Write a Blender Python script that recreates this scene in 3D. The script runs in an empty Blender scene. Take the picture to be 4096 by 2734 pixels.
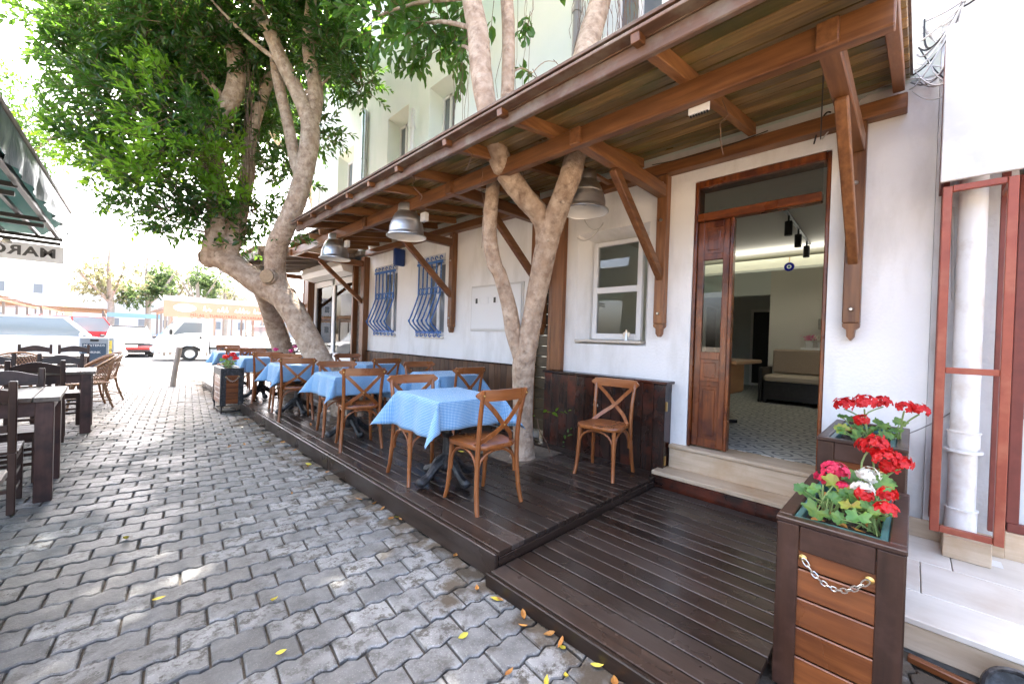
import bpy, math, random
from mathutils import Vector, Matrix
random.seed(7)
R=math.radians; PI=math.pi
S=bpy.context.scene; COL=S.collection
# ------------------------------------------------------------------ camera, world, sun, exposure
def setup():
    yaw,pit,rol=R(44.979),R(-0.423),R(1.919)
    f=Vector((math.sin(yaw)*math.cos(pit),math.cos(yaw)*math.cos(pit),math.sin(pit)))
    r=Vector((math.cos(yaw),-math.sin(yaw),0)); u=r.cross(f)
    c,s=math.cos(rol),math.sin(rol)
    r2=c*r+s*u; u2=-s*r+c*u
    cd=bpy.data.cameras.new('camera'); cam=bpy.data.objects.new('camera',cd); COL.objects.link(cam)
    m=Matrix((r2,u2,-f)).transposed().to_4x4(); m.translation=(0,0,1.40); cam.matrix_world=m
    cd.sensor_width=36; cd.lens=14.128; cd.clip_start=.05; cd.clip_end=3000
    S.camera=cam
setup()
SUN_AZ,SUN_EL=R(14),R(57)
w=bpy.data.worlds.new('World'); S.world=w; w.use_nodes=True
nt=w.node_tree; bg=nt.nodes['Background']
sky=nt.nodes.new('ShaderNodeTexSky'); sky.sky_type='NISHITA'; sky.sun_disc=False
sky.sun_elevation=SUN_EL; sky.sun_rotation=SUN_AZ; sky.air_density=.75; sky.dust_density=6.5; sky.ozone_density=0.0
nt.links.new(sky.outputs[0],bg.inputs[0]); bg.inputs[1].default_value=.15
sd=bpy.data.lights.new('sun','SUN'); sd.energy=3.2; sd.angle=R(.55); sd.color=(1,.95,.87)
so=bpy.data.objects.new('sun',sd); COL.objects.link(so)
so.rotation_euler=Vector((math.sin(SUN_AZ)*math.cos(SUN_EL),math.cos(SUN_AZ)*math.cos(SUN_EL),math.sin(SUN_EL))).to_track_quat('Z','Y').to_euler()
so.location=(0,0,30)
S.view_settings.view_transform='Standard'; S.view_settings.look='None'
S.view_settings.exposure=3.42; S.view_settings.gamma=1; S.view_settings.use_curve_mapping=False
S.render.engine='CYCLES'
cy=S.cycles; cy.use_adaptive_sampling=True; cy.adaptive_threshold=.025; cy.max_bounces=6; cy.diffuse_bounces=4; cy.glossy_bounces=3; cy.transmission_bounces=4; cy.transparent_max_bounces=8; cy.caustics_reflective=False; cy.caustics_refractive=False; cy.sample_clamp_indirect=6; cy.use_denoising=True
# ------------------------------------------------------------------ materials
MT={}
def mat(name,c1,c2=None,scale=6,stretch=(1,1,1),rough=.5,rvar=.0,bump=0,bscale=40,bdist=.004,metal=0,rnd=0,spec=.5,lo=.3,hi=.7,detail=6,trans=None,coat=0,c3=None,s3=1.2,emis=0,st3=None):
    m=bpy.data.materials.new(name); m.use_nodes=True; N=m.node_tree.nodes; Lk=m.node_tree.links.new
    b=N['Principled BSDF']; b.inputs['Roughness'].default_value=rough; b.inputs['Metallic'].default_value=metal
    b.inputs['Specular IOR Level'].default_value=spec
    if coat: b.inputs['Coat Weight'].default_value=coat; b.inputs['Coat Roughness'].default_value=.12
    c1=tuple(c1)+(1,)
    tc=N.new('ShaderNodeTexCoord'); oi=N.new('ShaderNodeObjectInfo')
    ad=N.new('ShaderNodeVectorMath'); ad.operation='MULTIPLY_ADD'; ad.inputs[1].default_value=(1,1,1)
    cb=N.new('ShaderNodeCombineXYZ'); mu=N.new('ShaderNodeMath'); mu.operation='MULTIPLY'; mu.inputs[1].default_value=37.
    Lk(oi.outputs['Random'],mu.inputs[0]); 
    for k in range(3): Lk(mu.outputs[0],cb.inputs[k])
    Lk(tc.outputs['Object'],ad.inputs[0]); Lk(cb.outputs[0],ad.inputs[2])
    mp=N.new('ShaderNodeMapping'); mp.inputs['Scale'].default_value=[s*scale for s in stretch]; Lk(ad.outputs[0],mp.inputs[0])
    nz=N.new('ShaderNodeTexNoise'); nz.inputs['Scale'].default_value=1; nz.inputs['Detail'].default_value=detail; nz.inputs['Roughness'].default_value=.6; Lk(mp.outputs[0],nz.inputs[0])
    col=None
    if c2 is not None:
        rp=N.new('ShaderNodeMapRange'); rp.inputs[1].default_value=lo; rp.inputs[2].default_value=hi; Lk(nz.outputs[0],rp.inputs[0])
        mx=N.new('ShaderNodeMix'); mx.data_type='RGBA'; mx.inputs[6].default_value=c1; mx.inputs[7].default_value=tuple(c2)+(1,); Lk(rp.outputs[0],mx.inputs[0]); col=mx.outputs[2]
    if c3 is not None:
        n3=N.new('ShaderNodeTexNoise'); n3.inputs['Scale'].default_value=s3; n3.inputs['Detail'].default_value=6; n3.inputs['Roughness'].default_value=.62; mp3=N.new('ShaderNodeMapping'); mp3.inputs['Scale'].default_value=st3 or (1,1,1); Lk(ad.outputs[0],mp3.inputs[0]); Lk(mp3.outputs[0],n3.inputs[0])
        r3=N.new('ShaderNodeMapRange'); r3.inputs[1].default_value=.48; r3.inputs[2].default_value=.68; Lk(n3.outputs[0],r3.inputs[0])
        m3=N.new('ShaderNodeMix'); m3.data_type='RGBA'; m3.inputs[7].default_value=tuple(c3)+(1,); Lk(r3.outputs[0],m3.inputs[0])
        if col: Lk(col,m3.inputs[6])
        else: m3.inputs[6].default_value=c1
        col=m3.outputs[2]
    if rnd:
        hs=N.new('ShaderNodeHueSaturation'); mr=N.new('ShaderNodeMapRange'); mr.inputs[3].default_value=1-rnd; mr.inputs[4].default_value=1+rnd
        Lk(oi.outputs['Random'],mr.inputs[0]); Lk(mr.outputs[0],hs.inputs['Value'])
        if col: Lk(col,hs.inputs['Color'])
        else: hs.inputs['Color'].default_value=c1
        col=hs.outputs[0]
    if col: Lk(col,b.inputs['Base Color'])
    else: b.inputs['Base Color'].default_value=c1
    if rvar:
        rr=N.new('ShaderNodeMapRange'); rr.inputs[1].default_value=.3; rr.inputs[2].default_value=.7; rr.inputs[3].default_value=max(.03,rough-rvar); rr.inputs[4].default_value=min(1,rough+rvar)
        n2=N.new('ShaderNodeTexNoise'); n2.inputs['Scale'].default_value=2.3; n2.inputs['Detail'].default_value=5; Lk(ad.outputs[0],n2.inputs[0]); Lk(n2.outputs[0],rr.inputs[0]); Lk(rr.outputs[0],b.inputs['Roughness'])
    if bump:
        bp=N.new('ShaderNodeBump'); bp.inputs['Strength'].default_value=bump; bp.inputs['Distance'].default_value=bdist
        nb=N.new('ShaderNodeTexNoise'); nb.inputs['Detail'].default_value=5; nb.inputs['Scale'].default_value=1
        mb=N.new('ShaderNodeMapping'); mb.inputs['Scale'].default_value=[s*bscale for s in stretch]; Lk(ad.outputs[0],mb.inputs[0]); Lk(mb.outputs[0],nb.inputs[0])
        Lk(nb.outputs[0],bp.inputs['Height']); Lk(bp.outputs[0],b.inputs['Normal'])
    if trans:
        tr=N.new('ShaderNodeBsdfTranslucent'); tr.inputs[0].default_value=tuple(trans[0])+(1,); ms=N.new('ShaderNodeMixShader'); ms.inputs[0].default_value=trans[1]
        Lk(b.outputs[0],ms.inputs[1]); Lk(tr.outputs[0],ms.inputs[2]); Lk(ms.outputs[0],N['Material Output'].inputs[0])
    if emis: b.inputs['Emission Color'].default_value=c1; b.inputs['Emission Strength'].default_value=emis
    MT[name]=m; return m
def wood(name,c1,c2,rough=.4,**k):
    k.setdefault('bump',.35)
    for ax,st in (('x',(.08,1,1)),('y',(1,.08,1)),('z',(1,1,.08))):
        mat(name+'_'+ax,c1,c2,scale=k.get('scale',26),stretch=st,rough=rough,rvar=k.get('rvar',.08),bump=k['bump'],bscale=k.get('bscale',90),bdist=.0015,rnd=k.get('rnd',.18),coat=k.get('coat',0),c3=k.get('c3'),s3=k.get('s3',1.2),spec=k.get('spec',.5))
def glass(name,tint=(1,1,1),rough=.0,clear=.9):
    m=bpy.data.materials.new(name); m.use_nodes=True; N=m.node_tree.nodes; Lk=m.node_tree.links.new
    N.remove(N['Principled BSDF']); fr=N.new('ShaderNodeFresnel'); fr.inputs[0].default_value=1.5
    t=N.new('ShaderNodeBsdfTransparent'); t.inputs[0].default_value=tuple(c*clear for c in tint)+(1,)
    g=N.new('ShaderNodeBsdfGlossy'); g.inputs['Roughness'].default_value=rough
    ms=N.new('ShaderNodeMixShader'); Lk(fr.outputs[0],ms.inputs[0]); Lk(t.outputs[0],ms.inputs[1]); Lk(g.outputs[0],ms.inputs[2]); Lk(ms.outputs[0],N['Material Output'].inputs[0])
    MT[name]=m; return m
# ------------------------------------------------------------------ mesh builder
class MB:
    def __init__(s): s.v=[]; s.f=[]; s.uv=None
    def face(s,*pts):
        n=len(s.v); s.v+= [tuple(p) for p in pts]; s.f.append(tuple(range(n,n+len(pts)))); return s
    def box(s,c,d,bev=0,mtx=None):
        hx,hy,hz=[a/2 for a in d]; b=min(bev,hx*.9,hy*.9,hz*.9); n=len(s.v); P=[]
        if b<=0:
            for x in(-1,1):
                for y in(-1,1):
                    for z in(-1,1): P.append((x*hx,y*hy,z*hz))
            F=[(0,1,3,2),(4,6,7,5),(0,4,5,1),(2,3,7,6),(0,2,6,4),(1,5,7,3)]
        else:
            idx={}; F=[]
            for x in(-1,1):
                for y in(-1,1):
                    for z in(-1,1):
                        for a,p in enumerate(((x*hx,y*(hy-b),z*(hz-b)),(x*(hx-b),y*hy,z*(hz-b)),(x*(hx-b),y*(hy-b),z*hz))):
                            idx[x,y,z,a]=len(P); P.append(p)
            I=lambda x,y,z,a: idx[x,y,z,a]
            for q in(-1,1):
                F.append(tuple([I(q,-1,-1,0),I(q,1,-1,0),I(q,1,1,0),I(q,-1,1,0)][::q]))
                F.append(tuple([I(-1,q,-1,1),I(-1,q,1,1),I(1,q,1,1),I(1,q,-1,1)][::q]))
                F.append(tuple([I(-1,-1,q,2),I(1,-1,q,2),I(1,1,q,2),I(-1,1,q,2)][::q]))
            for a in(-1,1):
                for c2 in(-1,1):
                    F.append((I(a,c2,-1,0),I(a,c2,1,0),I(a,c2,1,1),I(a,c2,-1,1)))
                    F.append((I(a,-1,c2,0),I(a,1,c2,0),I(a,1,c2,2),I(a,-1,c2,2)))
                    F.append((I(-1,a,c2,1),I(1,a,c2,1),I(1,a,c2,2),I(-1,a,c2,2)))
            for x in(-1,1):
                for y in(-1,1):
                    for z in(-1,1): F.append((I(x,y,z,0),I(x,y,z,1),I(x,y,z,2)))
        for p in P:
            p=Vector(p)
            if mtx is not None: p=mtx@p
            s.v.append((p.x+c[0],p.y+c[1],p.z+c[2]))
        s.f+=[tuple(i+n for i in f) for f in F]; return s
    def bx(s,x0,x1,y0,y1,z0,z1,bev=0): return s.box(((x0+x1)/2,(y0+y1)/2,(z0+z1)/2),(abs(x1-x0),abs(y1-y0),abs(z1-z0)),bev)
    def beam(s,p0,p1,w,h,bev=.004,up=(0,0,1)):
        p0=Vector(p0);p1=Vector(p1); d=p1-p0; L=d.length; d/=L; up=Vector(up)
        r=d.cross(up)
        if r.length<1e-4: r=Vector((1,0,0))
        r.normalize(); u=r.cross(d)
        return s.box((p0+p1)/2,(L,w,h),bev,Matrix((d,r,u)).transposed())
    def tube(s,pts,rad,n=8,cap=True):
        P=[Vector(p) for p in pts]; k=len(P); rad=rad if hasattr(rad,'__len__') else [rad]*k
        t=(P[1]-P[0]).normalized(); a=Vector((0,0,1)) if abs(t.z)<.9 else Vector((1,0,0)); nrm=t.cross(a).normalized(); base=len(s.v)
        for i in range(k):
            t2=(P[min(i+1,k-1)]-P[max(i-1,0)]); t2=t2.normalized() if t2.length>1e-9 else t
            nrm=(nrm-t2*nrm.dot(t2)); nrm=nrm.normalized() if nrm.length>1e-6 else t2.orthogonal().normalized()
            b=t2.cross(nrm)
            for j in range(n):
                q=P[i]+(nrm*math.cos(2*PI*j/n)+b*math.sin(2*PI*j/n))*rad[i]; s.v.append(tuple(q))
            t=t2
        for i in range(k-1):
            for j in range(n):
                a0=base+i*n+j; a1=base+i*n+(j+1)%n; s.f.append((a0,a1,a1+n,a0+n))
        if cap:
            s.f.append(tuple(base+j for j in range(n))[::-1]); s.f.append(tuple(base+(k-1)*n+j for j in range(n)))
        return s
    def lathe(s,prof,c=(0,0,0),n=20,cap=False):
        base=len(s.v)
        for r,z in prof:
            for j in range(n): s.v.append((c[0]+r*math.cos(2*PI*j/n),c[1]+r*math.sin(2*PI*j/n),c[2]+z))
        for i in range(len(prof)-1):
            for j in range(n):
                a0=base+i*n+j; a1=base+i*n+(j+1)%n; s.f.append((a0,a1,a1+n,a0+n))
        if cap: s.f.append(tuple(base+j for j in range(n))[::-1]); s.f.append(tuple(base+(len(prof)-1)*n+j for j in range(n)))
        return s
    def prism(s,poly,d0,d1,fn):
        """poly: 2d points; fn(a,b,d)->xyz"""
        n=len(poly); b=len(s.v)
        for d in (d0,d1):
            for a,c in poly: s.v.append(tuple(fn(a,c,d)))
        s.f.append(tuple(range(b,b+n))[::-1]); s.f.append(tuple(range(b+n,b+2*n)))
        for i in range(n): s.f.append((b+i,b+(i+1)%n,b+n+(i+1)%n,b+n+i))
        return s
    def xf(s,m):
        s.v=[tuple(m@Vector(p)) for p in s.v]; return s
    def mesh(s,name,shift=None,smooth=0):
        me=bpy.data.meshes.new(name); v=s.v
        if shift is not None: v=[(a-shift[0],b-shift[1],c-shift[2]) for a,b,c in v]
        me.from_pydata(v,[],s.f)
        if s.uv:
            l=me.uv_layers.new(name='UVMap')
            for lp in me.loops: l.data[lp.index].uv=s.uv[lp.vertex_index]
        if smooth:
            me.polygons.foreach_set('use_smooth',[True]*len(me.polygons)); me.set_sharp_from_angle(angle=R(smooth))
        me.update(); return me
def root_loc(p):
    l=Vector((0,0,0))
    while p is not None: l+=Vector(p.location); p=p.parent
    return l
def put(name,me,material=None,parent=None,loc=(0,0,0),rot=None,label=None):
    o=bpy.data.objects.new(name,me); COL.objects.link(o); o.location=loc
    if rot: o.rotation_euler=rot
    if material and me is not None and not me.materials: me.materials.append(MT[material] if isinstance(material,str) else material)
    if parent is not None: o.parent=parent
    if label: o['label']=label
    return o
def part(parent,name,mb,m,smooth=0,world=True,label=None,flip=True):
    """mesh part; vertices given in world coordinates (parent unrotated) unless world=False"""
    me=mb.mesh(name,root_loc(parent) if world and parent is not None else None,smooth); fixn(me)
    return put(name,me,m,parent,label=label)
def fixn(me):
    import bmesh
    if len(me.polygons)>60000: return
    bm=bmesh.new(); bm.from_mesh(me); bmesh.ops.recalc_face_normals(bm,faces=bm.faces); bm.to_mesh(me); bm.free()
def tag(o,label,cat=None,group=None,kind=None):
    o['label']=label
    if cat: o['category']=cat
    if group: o['group']=group
    if kind: o['kind']=kind
    return o
def thing(name,label,cat,loc=(0,0,0),rz=0,group=None,kind=None):
    o=bpy.data.objects.new(name,None); COL.objects.link(o); o.location=loc; o.rotation_euler=(0,0,rz); o.empty_display_size=.1
    return tag(o,label,cat,group,kind)
def single(name,mb,m,label,cat,loc=(0,0,0),smooth=0,group=None,kind=None,world=True,rot=None):
    me=mb.mesh(name,loc if world else None,smooth); fixn(me); o=put(name,me,m,None,loc,rot)
    return tag(o,label,cat,group,kind)
def struct(name,mb,m,label=None,loc=(0,0,0),smooth=0):
    me=mb.mesh(name,loc,smooth); o=put(name,me,m,None,loc); o['kind']='structure'
    o['label']=label or name.replace('_',' '); return o
def dup(root,loc,rz,label=None,group=None):
    r=root.copy(); COL.objects.link(r); r.location=loc; r.rotation_euler=(0,0,rz)
    if label: r['label']=label
    if group: r['group']=group
    for ch in list(root.children):
        c=ch.copy(); COL.objects.link(c); c.parent=r
        for g in ch.children:
            d=g.copy(); COL.objects.link(d); d.parent=c
    return r
def smooth_path(pts,k=4):
    """Catmull-Rom through tuples of any length"""
    out=[]; n=len(pts)
    for i in range(n-1):
        p0=pts[max(i-1,0)];p1=pts[i];p2=pts[i+1];p3=pts[min(i+2,n-1)]
        for j in range(k):
            t=j/k; out.append(tuple(.5*((2*b)+(-a+c)*t+(2*a-5*b+4*c-d)*t*t+(-a+3*b-3*c+d)*t**3) for a,b,c,d in zip(p0,p1,p2,p3)))
    out.append(tuple(pts[-1])); return out
def text_mesh(txt,size,ext=.002,spacing=1.0,off=0):
    cu=bpy.data.curves.new('txt','FONT'); cu.body=txt; cu.size=size; cu.extrude=ext; cu.offset=off; cu.align_x='CENTER'; cu.align_y='CENTER'; cu.space_character=spacing; cu.resolution_u=3
    o=bpy.data.objects.new('txt',cu); COL.objects.link(o); dg=bpy.context.evaluated_depsgraph_get()
    me=bpy.data.meshes.new_from_object(o.evaluated_get(dg)); bpy.data.objects.remove(o); bpy.data.curves.remove(cu); me.materials.clear(); return me
# ------------------------------------------------------------------ material library
wood('deckw',(.019,.011,.0078),(.043,.026,.0185),rough=.30,rvar=.12,rnd=.4,c3=(.058,.044,.037),s3=.8,scale=22,bump=.6)
wood('canopyw',(.11,.039,.013),(.265,.114,.041),rough=.42,rnd=.22)
wood('rafterw',(.15,.055,.017),(.34,.15,.05),rough=.5,rnd=.2)
wood('boardw',(.15,.085,.028),(.42,.265,.10),rough=.34,rnd=.42,c3=(.12,.125,.030),s3=1.6)
wood('fasciaw',(.085,.042,.026),(.19,.105,.066),rough=.6,rnd=.1,c3=(.20,.16,.12),s3=6)
wood('postw',(.15,.055,.018),(.27,.11,.036),rough=.45)
wood('wainw',(.065,.030,.014),(.13,.062,.028),rough=.4,rnd=.3)
wood('cabw',(.012,.007,.006),(.04,.016,.010),rough=.25,rnd=.3,c3=(.10,.022,.010),s3=3.5)
wood('sidew',(.045,.032,.015),(.09,.062,.028),rough=.45,rnd=.2)
wood('chairw',(.20,.056,.014),(.345,.118,.031),rough=.3,rnd=.1,coat=.3,bump=.15)
wood('doorw',(.08,.016,.005),(.27,.075,.018),rough=.3,rnd=.08,c3=(.06,.012,.006),s3=5,coat=.3)
wood('planterw',(.11,.030,.009),(.235,.075,.021),rough=.32,rnd=.16,coat=.2)
wood('darkw',(.024,.010,.006),(.052,.022,.013),rough=.38,rnd=.2,c3=(.06,.028,.020),s3=9)
wood('tabw',(.05,.02,.016),(.10,.045,.035),rough=.4,rnd=.2,c3=(.02,.011,.010),s3=4)
wood('tabtop',(.10,.075,.058),(.21,.17,.135),rough=.38,rnd=.2,c3=(.08,.05,.04),s3=5)
wood('greyw',(.16,.13,.11),(.28,.24,.20),rough=.6,rnd=.15)
wood('plyw',(.38,.25,.14),(.50,.36,.22),rough=.6,rnd=.1)
wood('bollardw',(.30,.25,.20),(.42,.36,.30),rough=.8)
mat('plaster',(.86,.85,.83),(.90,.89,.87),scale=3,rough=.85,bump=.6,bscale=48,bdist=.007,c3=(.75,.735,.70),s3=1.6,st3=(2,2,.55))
mat('plaster_up',(.74,.81,.755),(.82,.86,.81),scale=1.2,rough=.85,bump=.3,bscale=40,bdist=.004,c3=(.66,.755,.685),s3=.7,st3=(2,2,.35))  # green tint imitates light reflected from the foliage
mat('plaster_old',(.74,.74,.73),(.82,.82,.81),scale=5,rough=.9,bump=.8,bscale=40,bdist=.008,c3=(.56,.54,.51),s3=2.4,st3=(2,2,.5))
mat('white',(.80,.80,.79),rough=.45,bump=.1,bscale=30)
mat('pvc',(.80,.80,.78),(.86,.86,.84),scale=9,rough=.35,c3=(.66,.61,.54),s3=5)
mat('sign_white',(.52,.53,.525),(.56,.57,.565),scale=2,rough=.4,c3=(.78,.77,.76),s3=1.5)
mat('travertine',(.47,.35,.23),(.68,.55,.40),scale=7,stretch=(1,.25,3),rough=.5,rvar=.1,bump=.25,bscale=60,c3=(.48,.33,.19),s3=2.5,rnd=.08)
mat('tile_pale',(.60,.545,.46),(.76,.71,.63),scale=5,stretch=(1,.3,1),rough=.42,bump=.15,bscale=50,rnd=.07,c3=(.55,.46,.36),s3=1.7)
mat('soil',(.13,.105,.078),(.24,.195,.145),scale=22,rough=.95,bump=1,bscale=70,bdist=.012)
mat('pot_soil',(.020,.014,.010),(.06,.042,.03),scale=45,rough=.95,bump=1,bscale=110,bdist=.012)
mat('concrete',(.30,.28,.25),(.42,.40,.36),scale=8,rough=.9,bump=.7,bscale=45,bdist=.008,c3=(.17,.16,.13),s3=4)
mat('iron',(.012,.012,.013),(.022,.022,.024),scale=14,rough=.42,bump=.5,bscale=60,c3=(.09,.09,.095),s3=26)
mat('alu',(.80,.80,.79),(.94,.94,.93),scale=4,stretch=(1,1,7),rough=.38,metal=1,rvar=.08)
mat('steel',(.62,.60,.56),rough=.3,metal=1)
mat('brass',(.62,.42,.16),rough=.3,metal=1)
mat('lampwhite',(.80,.79,.76),rough=.4)
mat('blue',(.010,.085,.34),(.02,.13,.45),scale=40,rough=.35,c3=(.12,.30,.58),s3=40)
mat('blueplastic',(.01,.05,.22),rough=.35)
mat('joint',(.05,.041,.032),(.11,.09,.068),scale=30,rough=.95,bump=1,bscale=90,bdist=.01)
mat('redsteel',(.25,.05,.026),(.32,.072,.037),scale=12,rough=.42,c3=(.36,.11,.06),s3=7)
mat('darkred',(.14,.03,.02),(.2,.045,.03),scale=12,rough=.5)
mat('bark',(.38,.265,.18),(.58,.45,.335),scale=9,rough=.85,bump=1,bscale=26,bdist=.022,c3=(.27,.18,.12),s3=13,lo=.35,hi=.65)
mat('barkpale',(.30,.26,.21),(.42,.37,.31),scale=9,rough=.85,bump=.5,bscale=40)
mat('root',(.16,.09,.055),rough=.8)
mat('cutwood',(.42,.30,.18),(.30,.20,.12),scale=25,rough=.8)
mat('leaf',(.016,.050,.013),(.040,.105,.022),scale=2.6,rough=.28,trans=((.17,.36,.03),.32),spec=.5)
mat('leafyoung_sunlit',(.07,.185,.014),(.13,.285,.024),scale=2.6,rough=.35,trans=((.42,.66,.05),.5))  # yellow-green imitates sunlight on the crown leaves; also colours the young shoot
mat('leafbig',(.024,.078,.016),(.055,.145,.024),scale=3,rough=.33,trans=((.20,.40,.04),.35))
mat('farleaf',(.045,.08,.03),(.10,.15,.06),scale=.8,rough=.7,trans=((.2,.3,.1),.3))
mat('palefarleaf',(.12,.115,.06),(.2,.19,.11),scale=.8,rough=.7,trans=((.3,.3,.15),.3))
mat('gerleaf',(.045,.135,.035),(.10,.22,.06),scale=30,rough=.5,trans=((.25,.5,.06),.3),rnd=.25,c3=(.20,.30,.05),s3=14)
mat('geryellow',(.35,.38,.05),(.25,.35,.05),scale=25,rough=.5,trans=((.5,.5,.08),.35),c3=(.38,.22,.08),s3=18)
mat('stem',(.18,.27,.08),(.26,.34,.12),scale=20,rough=.5)
mat('petal_red',(.62,.010,.008),(.50,.006,.012),scale=30,rough=.45,trans=((.8,.02,.02),.25),rnd=.1)
mat('petal_pink',(.66,.016,.07),(.75,.05,.13),scale=30,rough=.45,trans=((.8,.05,.1),.25),rnd=.1)
mat('petal_white',(.82,.80,.70),(.86,.84,.78),scale=30,rough=.45,trans=((.8,.8,.7),.25))
mat('petal_magenta',(.70,.03,.25),(.75,.06,.32),scale=30,rough=.45,trans=((.8,.1,.3),.25))
mat('liner',(.03,.10,.10),(.05,.14,.14),scale=9,rough=.35)
mat('dry_leaf',(.38,.14,.03),(.55,.27,.06),scale=30,rough=.6,rnd=.3)
mat('yellow_leaf',(.62,.44,.04),(.55,.50,.07),scale=30,rough=.5,rnd=.15)
mat('black',(.010,.010,.010),rough=.4)
mat('blackpaint',(.016,.014,.014),(.03,.027,.025),scale=20,rough=.35)
mat('cable_white',(.62,.61,.58),rough=.5)
mat('cable_grey',(.28,.27,.26),rough=.5)
mat('cable_black',(.015,.015,.015),rough=.4)
mat('room_wall',(.66,.64,.58),rough=.9)
mat('room_wall_cool',(.62,.66,.64),rough=.9)
mat('room_ceiling',(.66,.63,.57),rough=.9)
mat('sofa',(.33,.26,.20),(.40,.32,.25),scale=60,rough=.95,bump=.5,bscale=200)
mat('sofa_seat',(.50,.42,.32),(.56,.48,.38),scale=60,rough=.95,bump=.5,bscale=200)
mat('deskwood',(.34,.15,.05),(.45,.22,.08),scale=9,stretch=(.2,1,1),rough=.4)
mat('cove',(.74,.74,.56),rough=.6,emis=.04)
mat('eye_blue',(.01,.015,.22),rough=.1)
mat('eye_white',(.75,.8,.8),rough=.1)
mat('eye_teal',(.06,.22,.26),rough=.1)
mat('tarp_edge',(.085,.105,.115),(.16,.19,.20),scale=7,stretch=(1,1,.3),rough=.28,bump=.8,bscale=8,bdist=.03)
mat('tarp_green',(.035,.075,.06),(.05,.10,.08),scale=2,rough=.6,trans=((.06,.15,.12),.2))
mat('banner',(.72,.73,.73),rough=.6,trans=((.7,.7,.7),.4))
mat('ink',(.12,.12,.125),rough=.6)
mat('wicker',(.17,.08,.035),(.28,.14,.06),scale=40,rough=.45,rnd=.1)
mat('carwhite',(.80,.80,.80),rough=.18,coat=.6)
mat('cardark',(.02,.016,.02),(.035,.025,.03),scale=3,rough=.4,coat=.15)
mat('carred',(.45,.03,.03),rough=.25,coat=.5)
mat('carblue',(.05,.16,.35),rough=.25,coat=.5)
mat('carsilver',(.45,.46,.48),rough=.25,metal=.4,coat=.5)
mat('carglass',(.16,.18,.20),rough=.05,spec=.8)
mat('hazecarglass',(.22,.26,.29),rough=.08,spec=.8)  # paler than carglass, the colour stands in for haze over far cars
mat('tyre',(.03,.03,.03),rough=.8)
mat('rim',(.62,.62,.62),rough=.35,metal=.3)
mat('lampglass',(.75,.75,.7),rough=.15)
mat('redlamp',(.5,.02,.03),rough=.2)
mat('plasticgrey',(.30,.33,.36),rough=.5)
mat('signblue',(.05,.08,.12),rough=.5)
mat('signyellow',(.75,.55,.08),rough=.5)
mat('orange',(.52,.20,.135),(.56,.225,.155),scale=2,rough=.6)
mat('orange_text',(.45,.03,.015),rough=.6)
mat('banner_blue',(.22,.40,.52),rough=.6)
mat('stallwood',(.24,.13,.065),(.34,.19,.10),scale=8,rough=.8,rnd=.2)
mat('farwall',(.60,.59,.57),(.68,.67,.65),scale=.3,rough=.9)
mat('farglass',(.22,.24,.25),rough=.2)
mat('asphalt',(.13,.125,.12),(.19,.185,.18),scale=2,rough=.9,bump=.4,bscale=60)
glass('pane',(.98,.99,.985)); glass('pane_dark',(.55,.6,.58))
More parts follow.
